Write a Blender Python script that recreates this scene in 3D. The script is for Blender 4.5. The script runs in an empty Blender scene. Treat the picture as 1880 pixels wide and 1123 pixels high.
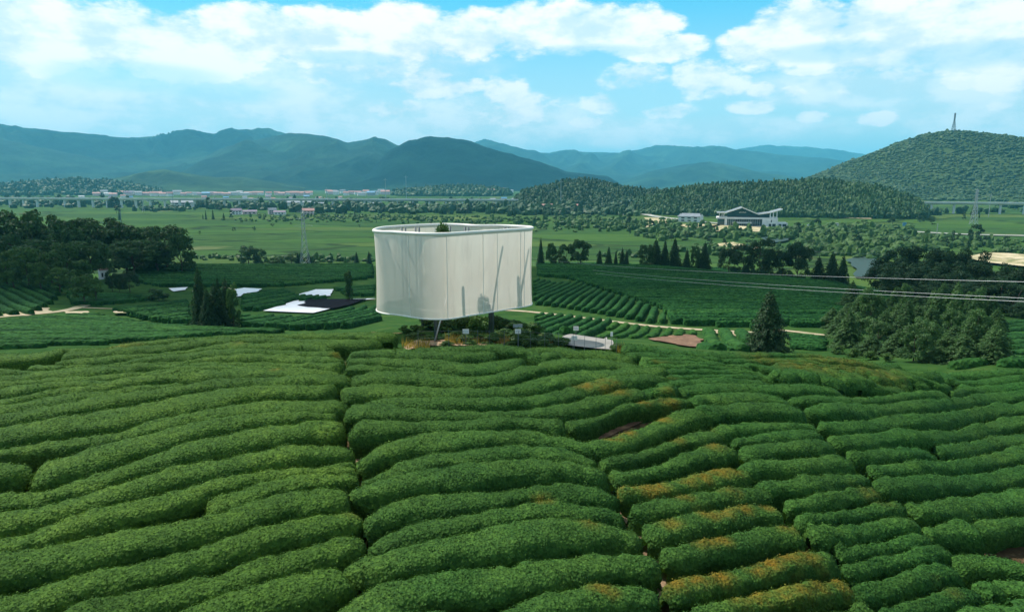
import bpy, math, random
import numpy as np
from math import radians, sin, cos, tan, atan, atan2, pi
S = bpy.context.scene
COL = S.collection
# ------------------------------------------------------------------ camera
CAMZ, PITCH, F = 30.0, radians(10.1), 1270.0
cd = bpy.data.cameras.new('camera'); cam = bpy.data.objects.new('camera', cd); COL.objects.link(cam)
cd.sensor_width = 36.0; cd.lens = 36.0 * F / 1880.0; cd.clip_start = 0.1; cd.clip_end = 40000.0
cam.location = (0, 0, CAMZ); cam.rotation_euler = (pi / 2 - PITCH, 0, 0)
S.camera = cam
S.view_settings.view_transform = 'Standard'; S.view_settings.look = 'None'
S.view_settings.exposure = 0.38; S.view_settings.gamma = 1.0
S.cycles.max_bounces = 6; S.cycles.transparent_max_bounces = 12; S.cycles.volume_bounces = 1
S.cycles.diffuse_bounces = 3; S.cycles.glossy_bounces = 2; S.cycles.transmission_bounces = 3
# ------------------------------------------------------------------ sun
SUN_EL, SUN_AZ = radians(52), radians(-52)       # azimuth from +Y (the view direction), negative = left
sd = bpy.data.lights.new('sun', 'SUN'); so = bpy.data.objects.new('sun', sd); COL.objects.link(so)
sd.energy = 5.0; sd.angle = radians(0.55); sd.color = (1.0, 0.95, 0.86)
so.rotation_euler = (pi / 2 - SUN_EL, 0, pi - SUN_AZ)
so.location = (-40, 40, 80)
# ------------------------------------------------------------------ world: sky texture with procedural clouds
W = bpy.data.worlds.new('World'); S.world = W; W.use_nodes = True
nt = W.node_tree; N = nt.nodes; L = nt.links
for n in list(N): N.remove(n)
def nn(t, **k):
    n = N.new(t)
    for a, b in k.items(): setattr(n, a, b)
    return n
def mth(op, a, b=None, c=None, clamp=False):
    n = nn('ShaderNodeMath', operation=op, use_clamp=clamp)
    for i, v in enumerate((a, b, c)):
        if v is None: continue
        if isinstance(v, (int, float)): n.inputs[i].default_value = v
        else: L.new(v, n.inputs[i])
    return n.outputs[0]
out = nn('ShaderNodeOutputWorld'); bg = nn('ShaderNodeBackground'); L.new(bg.outputs[0], out.inputs[0])
sky = nn('ShaderNodeTexSky', sky_type='NISHITA', sun_disc=False, sun_elevation=SUN_EL, sun_rotation=SUN_AZ)
sky.air_density = 1.0; sky.dust_density = 1.5; sky.ozone_density = 2.0
bg.inputs['Strength'].default_value = 0.12
tc = nn('ShaderNodeTexCoord'); sep = nn('ShaderNodeSeparateXYZ'); L.new(tc.outputs['Generated'], sep.inputs[0])
X, Y, Z = sep.outputs
az = mth('MULTIPLY', mth('ARCTAN2', X, Y), 57.29578)
el = mth('MULTIPLY', mth('ARCSINE', Z), 57.29578)
# clouds are blobs in azimuth/elevation, their edges broken up by noise
nz = nn('ShaderNodeTexNoise', noise_dimensions='3D'); nz.inputs['Scale'].default_value = 1.0
nz.inputs['Detail'].default_value = 7.0; nz.inputs['Roughness'].default_value = 0.62
cv = nn('ShaderNodeCombineXYZ')
L.new(mth('MULTIPLY', az, 0.26), cv.inputs[0]); L.new(mth('MULTIPLY', el, 0.52), cv.inputs[1])
L.new(cv.outputs[0], nz.inputs['Vector'])
nz2 = nn('ShaderNodeTexNoise', noise_dimensions='3D'); nz2.inputs['Scale'].default_value = 0.4
nz2.inputs['Detail'].default_value = 4.0; nz2.inputs['Roughness'].default_value = 0.5
L.new(cv.outputs[0], nz2.inputs['Vector'])
n1 = mth('SUBTRACT', nz.outputs[0], 0.5); n2 = mth('SUBTRACT', nz2.outputs[0], 0.5)
def p2ae(px, py):
    yv = -(py - 561.5) / F; x = (px - 940) / F
    dy = cos(PITCH) + yv * sin(PITCH); dz = -sin(PITCH) + yv * cos(PITCH)
    return math.degrees(atan2(x, dy)), math.degrees(atan2(dz, math.hypot(x, dy)))
def blobs(lst):
    acc = None
    for px, py, rx, ry in lst:
        a, e = p2ae(px, py); a2, _ = p2ae(px + rx, py); _, e2 = p2ae(px, py - ry)
        ra, re = abs(a2 - a), abs(e2 - e)
        dx = mth('MULTIPLY_ADD', az, 1 / ra, -a / ra); dy = mth('MULTIPLY_ADD', el, 1 / re, -e / re)
        d = mth('MULTIPLY_ADD', dx, dx, mth('MULTIPLY', dy, dy))
        v = mth('SUBTRACT', 1.0, d)
        acc = v if acc is None else mth('MAXIMUM', acc, v)
    return mth('MAXIMUM', acc, -3.0)
def sstep(v, a, b):
    n = nn('ShaderNodeMapRange', interpolation_type='SMOOTHSTEP', clamp=True)
    L.new(v, n.inputs[0]); n.inputs[1].default_value = a; n.inputs[2].default_value = b
    return n.outputs[0]
BIG = [(30, 60, 150, 95), (200, 70, 170, 75), (350, 90, 170, 75), (480, 62, 140, 60), (620, 78, 160, 66), (745, 66, 120, 66),
       (860, 66, 110, 52), (965, 56, 70, 56), (1060, 50, 120, 58), (1150, 55, 110, 48), (1210, 88, 90, 30), (1390, 86, 75, 46),
       (1480, 62, 130, 75), (1600, 70, 170, 85), (1760, 60, 180, 95), (1900, 90, 140, 100)]
SMALL = [(605, 140, 52, 22), (690, 135, 48, 16), (790, 136, 55, 22), (800, 158, 105, 26), (725, 202, 62, 22), (930, 172, 50, 34),
         (950, 205, 85, 40), (1165, 148, 62, 32), (1295, 145, 62, 36), (1330, 158, 46, 22), (1110, 190, 42, 20), (1405, 165, 34, 16),
         (1450, 168, 36, 15), (1382, 196, 50, 13), (1490, 131, 46, 11), (1640, 140, 34, 18), (1765, 146, 46, 16), (1615, 219, 42, 14),
         (1838, 196, 34, 10), (1490, 214, 32, 12), (1555, 165, 20, 8), (1230, 206, 60, 14), (1080, 225, 36, 12)]
VEIL = [(120, 190, 230, 75), (520, 200, 300, 70), (860, 230, 260, 55), (1850, 190, 260, 90), (300, 250, 500, 40), (1150, 245, 420, 28),
        (40, 120, 200, 90), (640, 110, 240, 60), (1600, 160, 240, 40)]
SHADE = [(250, 142, 150, 27), (400, 170, 120, 18), (640, 108, 100, 14), (1080, 96, 100, 14), (1520, 96, 110, 18), (1760, 104, 150, 26), (990, 122, 110, 10)]
wob = mth('MULTIPLY', n1, 2.6)
big = sstep(mth('ADD', blobs(BIG), mth('MULTIPLY_ADD', n2, 1.2, wob)), -0.1, 0.55)
sml = sstep(mth('ADD', blobs(SMALL), mth('MULTIPLY_ADD', n1, 5.2, mth('MULTIPLY', n2, 2.2))), -0.35, 0.8)
veil = mth('MULTIPLY', sstep(mth('ADD', blobs(VEIL), mth('MULTIPLY_ADD', n2, 2.4, mth('MULTIPLY', n1, 1.4))), -0.75, 0.95), 0.64)
shd = mth('MULTIPLY', sstep(mth('ADD', blobs(SHADE), mth('MULTIPLY', n2, 1.4)), -0.7, 0.8), 0.85)
# the part of the sky beside and behind the view: ordinary broken cloud
gen = mth('MULTIPLY', sstep(n2, -0.03, 0.14), sstep(mth('ABSOLUTE', az), 44.0, 56.0))
hi = mth('MULTIPLY', sstep(mth('MULTIPLY_ADD', n2, 1.0, mth('MULTIPLY', n1, 0.5)), -0.02, 0.12), sstep(el, 15.5, 22.0))
gen = mth('MAXIMUM', gen, mth('MULTIPLY', hi, 0.42))
dens = mth('MAXIMUM', mth('MAXIMUM', mth('MULTIPLY', big, 0.97), mth('MULTIPLY', sml, 0.86)), mth('MAXIMUM', veil, gen))
dens = mth('MULTIPLY', dens, mth('SUBTRACT', 1.0, mth('MULTIPLY', shd, 0.62)))
def rgbmix(f, a, b, mode='MIX'):
    m = nn('ShaderNodeMix', data_type='RGBA', blend_type=mode)
    if isinstance(f, (int, float)): m.inputs[0].default_value = f
    else: L.new(f, m.inputs[0])
    for i, v in ((6, a), (7, b)):
        if isinstance(v, tuple): m.inputs[i].default_value = (*v, 1)
        else: L.new(v, m.inputs[i])
    return m.outputs[2]
tint = rgbmix(1.0, sky.outputs[0], (0.42, 1.0, 1.06), 'MULTIPLY')
# graded sky: saturated cyan high up, milky cyan at the skyline
grade = rgbmix(sstep(el, 2.0, 16.0), (5.2, 7.0, 7.2), (0.35, 4.2, 6.8))
grade = rgbmix(sstep(el, 16.0, 26.0), grade, (1.0, 1.5, 2.0))
base = rgbmix(0.78, tint, grade)
shade_n = sstep(mth('MULTIPLY_ADD', n1, 1.3, n2), -0.2, 0.16)
ccol = rgbmix(shade_n, (5.3, 6.5, 6.8), (8.6, 8.35, 8.3))
L.new(rgbmix(dens, base, ccol), bg.inputs['Color'])

# ================================================================== helpers
rng = np.random.default_rng(11)
def _hash(ix, iy, iz, seed):
    h = (ix * 374761393 + iy * 668265263 + iz * 2147483647 + seed * 1274126177) & 0xffffffff
    h = ((h ^ (h >> 13)) * 1274126177) & 0xffffffff
    h = ((h ^ (h >> 16)) * 2246822519) & 0xffffffff
    return ((h ^ (h >> 15)) & 0xffffff) / float(0xffffff)
def vnoise(p, seed=0):
    p = np.asarray(p, float); i = np.floor(p).astype(np.int64); f = p - i; f = f * f * (3 - 2 * f)
    r = 0
    for dx in (0, 1):
        wx = f[..., 0] if dx else 1 - f[..., 0]
        for dy in (0, 1):
            wy = f[..., 1] if dy else 1 - f[..., 1]
            for dz in (0, 1):
                wz = f[..., 2] if dz else 1 - f[..., 2]
                r = r + wx * wy * wz * _hash(i[..., 0] + dx, i[..., 1] + dy, i[..., 2] + dz, seed)
    return r * 2 - 1
def fbm(p, seed=0, oct=4, gain=0.5):
    p = np.asarray(p, float); a = 1.0; r = 0; s = 0
    for k in range(oct):
        r = r + a * vnoise(p * (2.03 ** k), seed + k * 17); s += a; a *= gain
    return r / s
def mesh_np(name, V, faces, mats=None, smooth=False, attrs=None, fmat=None):
    """faces: list of int arrays (n,3) / (n,4)"""
    me = bpy.data.meshes.new(name); V = np.asarray(V, np.float32)
    faces = [np.asarray(f, np.int32) for f in (faces if isinstance(faces, list) else [faces]) if len(f)]
    me.vertices.add(len(V)); me.vertices.foreach_set('co', V.ravel())
    nl = sum(f.size for f in faces); npoly = sum(len(f) for f in faces)
    me.loops.add(nl); me.loops.foreach_set('vertex_index', np.concatenate([f.ravel() for f in faces]))
    me.polygons.add(npoly)
    sizes = np.concatenate([np.full(len(f), f.shape[1], np.int32) for f in faces])
    starts = np.concatenate([[0], np.cumsum(sizes)[:-1]]).astype(np.int32)
    me.polygons.foreach_set('loop_start', starts); me.polygons.foreach_set('loop_total', sizes)
    if isinstance(smooth, np.ndarray): me.polygons.foreach_set('use_smooth', smooth)
    else: me.polygons.foreach_set('use_smooth', np.full(npoly, bool(smooth)))
    for m in (mats if isinstance(mats, (list, tuple)) else [mats]):
        if m: me.materials.append(m)
    if fmat is not None: me.polygons.foreach_set('material_index', np.asarray(fmat, np.int32))
    for k, v in (attrs or {}).items():
        a = me.attributes.new(k, 'FLOAT', 'POINT'); a.data.foreach_set('value', np.asarray(v, np.float32))
    me.update(); me.validate()
    return me
def link(name, me, parent=None, loc=None):
    o = bpy.data.objects.new(name, me); COL.objects.link(o)
    if parent: o.parent = parent
    if loc is not None: o.location = loc
    return o
def tag(o, label=None, cat=None, group=None, kind=None):
    if label: o['label'] = label
    if cat: o['category'] = cat
    if group: o['group'] = group
    if kind: o['kind'] = kind
    return o
def empty(name, loc, rz=0):
    o = bpy.data.objects.new(name, None); COL.objects.link(o); o.location = loc; o.rotation_euler = (0, 0, rz); o.empty_display_size = 0.3
    return o
class MB:
    """collects boxes, bars, tubes into one mesh"""
    def __init__(s): s.v = []; s.f3 = []; s.f4 = []; s.n = 0
    def add(s, V, F):
        V = np.asarray(V, float); F = np.asarray(F)
        s.v.append(V); (s.f3 if F.shape[1] == 3 else s.f4).append(F + s.n); s.n += len(V)
    def box(s, c, d, rz=0.0, taper=1.0):
        x, y, z = (k / 2 for k in d); P = []
        for sz in (-1, 1):
            t = taper if sz > 0 else 1
            for sx, sy in ((-1, -1), (1, -1), (1, 1), (-1, 1)): P.append((sx * x * t, sy * y * t, sz * z))
        P = np.array(P); cr, sr = cos(rz), sin(rz)
        P = np.c_[P[:, 0] * cr - P[:, 1] * sr, P[:, 0] * sr + P[:, 1] * cr, P[:, 2]] + np.array(c)
        s.add(P, [(0, 3, 2, 1), (4, 5, 6, 7), (0, 1, 5, 4), (1, 2, 6, 5), (2, 3, 7, 6), (3, 0, 4, 7)])
    def tube(s, pts, r, n=6, closed=False, cap=True):
        pts = np.asarray(pts, float); m = len(pts)
        r = np.broadcast_to(np.asarray(r, float), (m,))
        if closed: tg = np.roll(pts, -1, 0) - np.roll(pts, 1, 0)
        else: tg = np.gradient(pts, axis=0)
        tg /= np.linalg.norm(tg, axis=1)[:, None] + 1e-12
        up = np.where(np.abs(tg[:, 2:3]) > 0.9, np.array([[1., 0, 0]]), np.array([[0, 0, 1.]]))
        a = np.cross(tg, up); a /= np.linalg.norm(a, axis=1)[:, None]; b = np.cross(tg, a)
        th = np.arange(n) * 2 * pi / n
        V = pts[:, None] + r[:, None, None] * (np.cos(th)[None, :, None] * a[:, None] + np.sin(th)[None, :, None] * b[:, None])
        V = V.reshape(-1, 3); F4 = []
        for i in range(m if closed else m - 1):
            j = (i + 1) % m
            for k in range(n): F4.append((i * n + k, i * n + (k + 1) % n, j * n + (k + 1) % n, j * n + k))
        base = s.n
        s.add(V, F4)
        if cap and not closed:
            for e, i0 in ((0, 0), (1, (m - 1) * n)):
                c = pts[0] if e == 0 else pts[-1]
                s.v.append(c[None]); ci = s.n; s.n += 1
                F = [((base + i0 + k), (base + i0 + (k + 1) % n), ci) for k in range(n)]
                if e == 0: F = [(q, p, r_) for p, q, r_ in F]
                s.f3.append(np.array(F))
    def bar(s, p, q, r, n=5): s.tube([p, q], r, n)
    def mesh(s, name, mat, smooth=False):
        fs = []
        if s.f3: fs.append(np.concatenate(s.f3))
        if s.f4: fs.append(np.concatenate(s.f4))
        return mesh_np(name, np.concatenate(s.v), fs, mat, smooth)
    def build(s, name, mat, parent=None, smooth=False): return link(name, s.mesh(name, mat, smooth), parent)
def ray(px, py):
    x = (px - 940) / F; yv = -(np.asarray(py, float) - 561.5) / F
    return x, cos(PITCH) + yv * sin(PITCH), -sin(PITCH) + yv * cos(PITCH)
def slope(px, py):
    x, y, z = ray(px, py); return -z / math.hypot(x, y)
def xy(px, r, py=480):
    x, y, z = ray(px, py); h = math.hypot(x, y); return x / h * r, y / h * r
def interp_pts(pts, xs, sig=0):
    p = np.array(pts, float); y = np.interp(xs, p[:, 0], p[:, 1])
    return y
def gsmooth(a, s):
    if s <= 0: return a
    k = int(3 * s) + 1; g = np.exp(-0.5 * (np.arange(-k, k + 1) / s) ** 2); g /= g.sum()
    pl = 2 * a[0] - a[1:k + 1][::-1] if len(a) > k + 1 else np.full(k, a[0]); pr = 2 * a[-1] - a[-k - 1:-1][::-1] if len(a) > k + 1 else np.full(k, a[-1])
    return np.convolve(np.concatenate([pl, a, pr]), g, 'valid')

# ================================================================== materials
def new_mat(name):
    m = bpy.data.materials.new(name); m.use_nodes = True; t = m.node_tree
    for n in list(t.nodes): t.nodes.remove(n)
    return m, t
class NT:
    def __init__(s, m, t):
        s.t = t; s.N = t.nodes; s.L = t.links; s.out = s.N.new('ShaderNodeOutputMaterial')
    def n(s, ty, **k):
        n = s.N.new(ty)
        for a, b in k.items(): setattr(n, a, b)
        return n
    def lk(s, a, b): s.L.new(a, b)
    def coord(s, kind='Object'):
        if kind == 'pos': return s.n('ShaderNodeNewGeometry').outputs['Position']
        return s.n('ShaderNodeTexCoord').outputs[kind]
    def noise(s, vec, scale, detail=4, rough=0.55, stretch=None):
        if stretch:
            mp = s.n('ShaderNodeMapping'); mp.inputs['Scale'].default_value = stretch[:3]
            if len(stretch) > 3: mp.inputs['Rotation'].default_value = (0, 0, stretch[3])
            s.lk(vec, mp.inputs[0]); vec = mp.outputs[0]
        n = s.n('ShaderNodeTexNoise'); n.inputs['Scale'].default_value = scale; n.inputs['Detail'].default_value = detail
        n.inputs['Roughness'].default_value = rough; s.lk(vec, n.inputs['Vector']); return n.outputs['Fac']
    def ramp(s, f, stops, mode='LINEAR'):
        r = s.n('ShaderNodeValToRGB'); r.color_ramp.interpolation = mode; e = r.color_ramp.elements
        while len(e) < len(stops): e.new(0.5)
        for k, (p, c) in enumerate(stops): e[k].position = p; e[k].color = (*c, 1) if len(c) == 3 else c
        s.lk(f, r.inputs[0]); return r.outputs[0]
    def mix(s, f, a, b, mode='MIX'):
        m = s.n('ShaderNodeMix', data_type='RGBA', blend_type=mode)
        for i, v in ((0, f), (6, a), (7, b)):
            if isinstance(v, (int, float)): m.inputs[i].default_value = v
            elif isinstance(v, tuple): m.inputs[i].default_value = (*v, 1)
            else: s.lk(v, m.inputs[i])
        return m.outputs[2]
    def math(s, op, a, b=0.0, c=0.0, clamp=False):
        m = s.n('ShaderNodeMath', operation=op, use_clamp=clamp)
        for i, v in enumerate((a, b, c)):
            if isinstance(v, (int, float)): m.inputs[i].default_value = v
            else: s.lk(v, m.inputs[i])
        return m.outputs[0]
    def maprange(s, v, a, b, c=0.0, d=1.0, smooth=False):
        m = s.n('ShaderNodeMapRange', clamp=True)
        if smooth: m.interpolation_type = 'SMOOTHSTEP'
        s.lk(v, m.inputs[0])
        for i, k in enumerate((a, b, c, d)): m.inputs[i + 1].default_value = k
        return m.outputs[0]
    def attr(s, name): return s.n('ShaderNodeAttribute', attribute_name=name).outputs['Fac']
    def bump(s, h, strength, dist):
        b = s.n('ShaderNodeBump'); b.inputs['Strength'].default_value = strength; b.inputs['Distance'].default_value = dist
        s.lk(h, b.inputs['Height']); return b.outputs[0]
    def principled(s, col, rough=0.7, metal=0.0, normal=None, spec=0.3, out=True):
        p = s.n('ShaderNodeBsdfPrincipled')
        if isinstance(col, tuple): p.inputs['Base Color'].default_value = (*col, 1)
        else: s.lk(col, p.inputs['Base Color'])
        if isinstance(rough, (int, float)): p.inputs['Roughness'].default_value = rough
        else: s.lk(rough, p.inputs['Roughness'])
        p.inputs['Metallic'].default_value = metal; p.inputs['Specular IOR Level'].default_value = spec
        if normal: s.lk(normal, p.inputs['Normal'])
        if out: s.lk(p.outputs[0], s.out.inputs[0])
        return p.outputs[0]
def mat(name, fn):
    m, t = new_mat(name); k = NT(m, t); fn(k); return m
def simple(name, col, rough=0.7, metal=0.0, var=0.12, scale=3.0, spec=0.3, bump=0.0):
    def fn(k):
        v = k.noise(k.coord('pos'), scale, 5)
        d = tuple(c * (1 - var * 2.2) for c in col); b = tuple(min(1, c * (1 + var)) for c in col)
        k.principled(k.ramp(v, [(0.3, d), (0.7, b)]), rough, metal, k.bump(v, bump, 0.02) if bump else None, spec)
    return mat(name, fn)
def foliage_mat(name, dark, mid, light, transl=0.25, scale=0.6, rough=0.6, rust=False, tone=False, spec=0.25, fine=0):
    def fn(k):
        isl = k.n('ShaderNodeNewGeometry').outputs['Random Per Island']
        oi = k.n('ShaderNodeObjectInfo').outputs['Random']
        a = k.noise(k.coord('pos'), scale, 6, 0.65)
        f = k.math('MULTIPLY_ADD', isl, 0.34, k.math('MULTIPLY_ADD', a, 0.9, -0.14))
        f = k.math('MULTIPLY_ADD', oi, 0.16, k.math('SUBTRACT', f, 0.08), clamp=True)
        c = k.ramp(f, [(0.12, dark), (0.5, mid), (0.92, light)])
        nrm = None
        if fine:
            vo = k.n('ShaderNodeTexVoronoi', feature='F1'); vo.inputs['Scale'].default_value = fine; k.lk(k.coord('pos'), vo.inputs['Vector'])
            sc = k.n('ShaderNodeSeparateColor'); k.lk(vo.outputs['Color'], sc.inputs[0])
            c = k.mix(1.0, c, k.ramp(sc.outputs[0], [(0.0, (0.6, 0.66, 0.6)), (0.5, (0.95, 0.98, 0.9)), (1.0, (1.4, 1.35, 1.1))]), 'MULTIPLY')
            nrm = k.bump(vo.outputs['Distance'], 1.0, 0.5 / fine)
        if tone:
            tn = k.attr('tone')
            c = k.mix(k.math('MAXIMUM', tn, 0.0, clamp=True), c, k.mix(1.0, c, (1.45, 1.22, 0.95), 'MULTIPLY'))
            c = k.mix(k.math('MULTIPLY', tn, -1.0, clamp=True), c, k.mix(1.0, c, (0.55, 0.98, 1.05), 'MULTIPLY'))
        if rust:
            rr = k.attr('rust'); n = k.noise(k.coord('pos'), 2.6, 5, 0.7)
            g = k.math('MULTIPLY', rr, k.maprange(n, 0.34, 0.6), clamp=True)
            g = k.math('MULTIPLY', g, k.maprange(isl, 0.0, 0.6, 0.55, 1.0))
            c = k.mix(g, c, (0.27, 0.145, 0.016))
        p = k.principled(c, rough, spec=spec, out=False, normal=nrm)
        t = k.n('ShaderNodeBsdfTranslucent')
        k.lk(k.mix(1.0, c, (1.15, 1.25, 0.7), 'MULTIPLY'), t.inputs[0])
        m = k.n('ShaderNodeMixShader'); m.inputs[0].default_value = transl
        k.lk(p, m.inputs[1]); k.lk(t.outputs[0], m.inputs[2]); k.lk(m.outputs[0], k.out.inputs[0])
    return mat(name, fn)
M = {}
M['hedge'] = foliage_mat('hedge_leaves', (0.02, 0.058, 0.015), (0.047, 0.112, 0.025), (0.095, 0.175, 0.036), 0.2, 0.9, 0.75, spec=0.06, rust=True, tone=True, fine=17)
M['rows'] = foliage_mat('row_leaves', (0.011, 0.046, 0.015), (0.024, 0.084, 0.024), (0.056, 0.135, 0.032), 0.1, 0.3, 0.8, tone=True, spec=0.03, fine=4)
M['broad'] = foliage_mat('broad_leaves', (0.016, 0.056, 0.018), (0.044, 0.108, 0.03), (0.11, 0.2, 0.06), 0.34, 0.7)
M['fir'] = foliage_mat('fir_needles', (0.009, 0.034, 0.013), (0.022, 0.064, 0.021), (0.055, 0.115, 0.035), 0.22, 0.8)
M['young'] = foliage_mat('young_fir_leaves', (0.02, 0.06, 0.02), (0.06, 0.135, 0.04), (0.14, 0.25, 0.08), 0.36, 0.9)
M['bush'] = foliage_mat('bush_leaves', (0.024, 0.068, 0.018), (0.058, 0.13, 0.027), (0.13, 0.23, 0.05), 0.3, 0.9)
M['forest'] = foliage_mat('forest_leaves', (0.011, 0.04, 0.014), (0.028, 0.078, 0.022), (0.06, 0.13, 0.035), 0.1, 0.02)
M['scrub'] = foliage_mat('scrub_leaves', (0.02, 0.052, 0.017), (0.042, 0.088, 0.025), (0.075, 0.125, 0.036), 0.1, 0.009)
M['bark'] = simple('bark', (0.09, 0.07, 0.05), 0.9, scale=9)
M['straw'] = foliage_mat('dry_grass', (0.12, 0.11, 0.02), (0.33, 0.23, 0.045), (0.5, 0.38, 0.11), 0.25, 1.5)
M['steel'] = simple('painted_steel', (0.13, 0.155, 0.17), 0.45, 0.2, 0.05, 4)
M['galv'] = simple('galvanised_steel', (0.42, 0.45, 0.47), 0.5, 0.5, 0.06, 2)
M['white'] = simple('white_paint', (0.8, 0.77, 0.71), 0.5, 0, 0.03, 2)
M['wall'] = simple('white_render', (0.82, 0.79, 0.77), 0.8, 0, 0.07, 0.3)
M['greywall'] = simple('grey_render', (0.42, 0.41, 0.42), 0.8, 0, 0.07, 0.3)
M['pinkwall'] = simple('pink_render', (0.72, 0.56, 0.55), 0.8, 0, 0.07, 0.3)
M['roof_grey'] = simple('grey_roof', (0.22, 0.25, 0.28), 0.6, 0, 0.1, 0.5)
M['roof_red'] = simple('red_roof', (0.42, 0.22, 0.2), 0.7, 0, 0.12, 0.5)
M['roof_purple'] = simple('slate_roof', (0.22, 0.17, 0.23), 0.7, 0, 0.12, 0.5)
M['roof_blue'] = simple('blue_roof', (0.1, 0.28, 0.45), 0.5, 0, 0.1, 0.5)
M['glass'] = simple('dark_glass', (0.03, 0.09, 0.1), 0.12, 0, 0.1, 0.4, spec=0.8)
M['dark'] = simple('dark_panel', (0.03, 0.035, 0.04), 0.5)
M['concrete'] = simple('concrete', (0.3, 0.28, 0.25), 0.85, 0, 0.1, 0.8)
M['viaduct'] = simple('viaduct_concrete', (0.68, 0.68, 0.66), 0.85, 0, 0.08, 0.1)
M['asphalt'] = simple('asphalt', (0.06, 0.06, 0.06), 0.9, 0, 0.1, 0.5)
M['road'] = simple('pale_road', (0.36, 0.37, 0.33), 0.9, 0, 0.1, 0.2)
M['soil'] = mat('bare_soil', lambda k: k.principled(k.ramp(k.noise(k.coord('pos'), 1.3, 7, 0.7), [(0.3, (0.09, 0.055, 0.03)), (0.48, (0.26, 0.17, 0.1)), (0.72, (0.46, 0.35, 0.23))]), 0.95,
                                               normal=k.bump(k.noise(k.coord('pos'), 6, 5), 0.6, 0.05)))
M['dirt'] = mat('dirt_track', lambda k: k.principled(k.mix(k.maprange(k.noise(k.coord('pos'), 0.5, 6, 0.7), 0.5, 0.66), k.ramp(k.noise(k.coord('pos'), 2.0, 6), [(0.3, (0.3, 0.23, 0.14)), (0.7, (0.5, 0.42, 0.29))]), (0.16, 0.19, 0.06)), 0.95))
M['redsoil'] = mat('red_bank', lambda k: k.principled(k.ramp(k.noise(k.coord('pos'), 1.6, 8, 0.75), [(0.3, (0.05, 0.03, 0.018)), (0.5, (0.16, 0.085, 0.05)), (0.7, (0.36, 0.22, 0.12))]), 0.95))
M['sand'] = mat('pale_sand', lambda k: k.principled(k.ramp(k.noise(k.coord('pos'), 0.16, 8, 0.75), [(0.38, (0.1, 0.14, 0.04)), (0.46, (0.34, 0.29, 0.15)), (0.56, (0.52, 0.43, 0.27)), (0.7, (0.64, 0.55, 0.38))]), 0.95))
M['film'] = mat('white_film', lambda k: k.principled(k.ramp(k.noise(k.coord('pos'), 1.2, 5), [(0.3, (0.66, 0.66, 0.7)), (0.7, (0.82, 0.81, 0.84))]), 0.45, normal=k.bump(k.noise(k.coord('pos'), 1.5, 4, 0.5, (0.4, 2, 1)), 0.4, 0.1)))
M['blackfilm'] = simple('black_film', (0.012, 0.012, 0.018), 0.9, 0, 0.3, 2, spec=0.02)
M['water'] = mat('pond_water', lambda k: k.principled((0.035, 0.06, 0.045), 0.5, normal=k.bump(k.noise(k.coord('pos'), 0.6, 3), 0.15, 0.05), spec=0.15))
def fabric(k):
    p = k.coord('pos'); sepn = k.n('ShaderNodeSeparateXYZ'); k.lk(p, sepn.inputs[0])
    c = k.ramp(k.noise(p, 0.55, 6, 0.6), [(0.3, (0.83, 0.75, 0.65)), (0.7, (0.89, 0.82, 0.72))])
    st = k.noise(p, 1.1, 6, 0.65, (2.6, 2.6, 0.35)); c = k.mix(k.maprange(st, 0.52, 0.72, 0, 0.5), c, (0.6, 0.56, 0.48))
    wv = k.n('ShaderNodeTexWave', wave_type='BANDS', bands_direction='Z'); wv.inputs['Scale'].default_value = 9.0; wv.inputs['Distortion'].default_value = 0.6; k.lk(p, wv.inputs[0])
    c = k.mix(k.math('MULTIPLY', wv.outputs['Fac'], 0.12), c, (0.62, 0.58, 0.5))
    d = k.n('ShaderNodeBsdfDiffuse'); k.lk(c, d.inputs[0])
    t = k.n('ShaderNodeBsdfTranslucent'); k.lk(c, t.inputs[0])
    tr = k.n('ShaderNodeBsdfTransparent')
    a = k.n('ShaderNodeMixShader'); a.inputs[0].default_value = 0.36; k.lk(d.outputs[0], a.inputs[1]); k.lk(t.outputs[0], a.inputs[2])
    b = k.n('ShaderNodeMixShader'); b.inputs[0].default_value = 0.13; k.lk(a.outputs[0], b.inputs[1]); k.lk(tr.outputs[0], b.inputs[2])
    k.lk(b.outputs[0], k.out.inputs[0])
M['fabric'] = mat('white_mesh_fabric', fabric)
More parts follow.
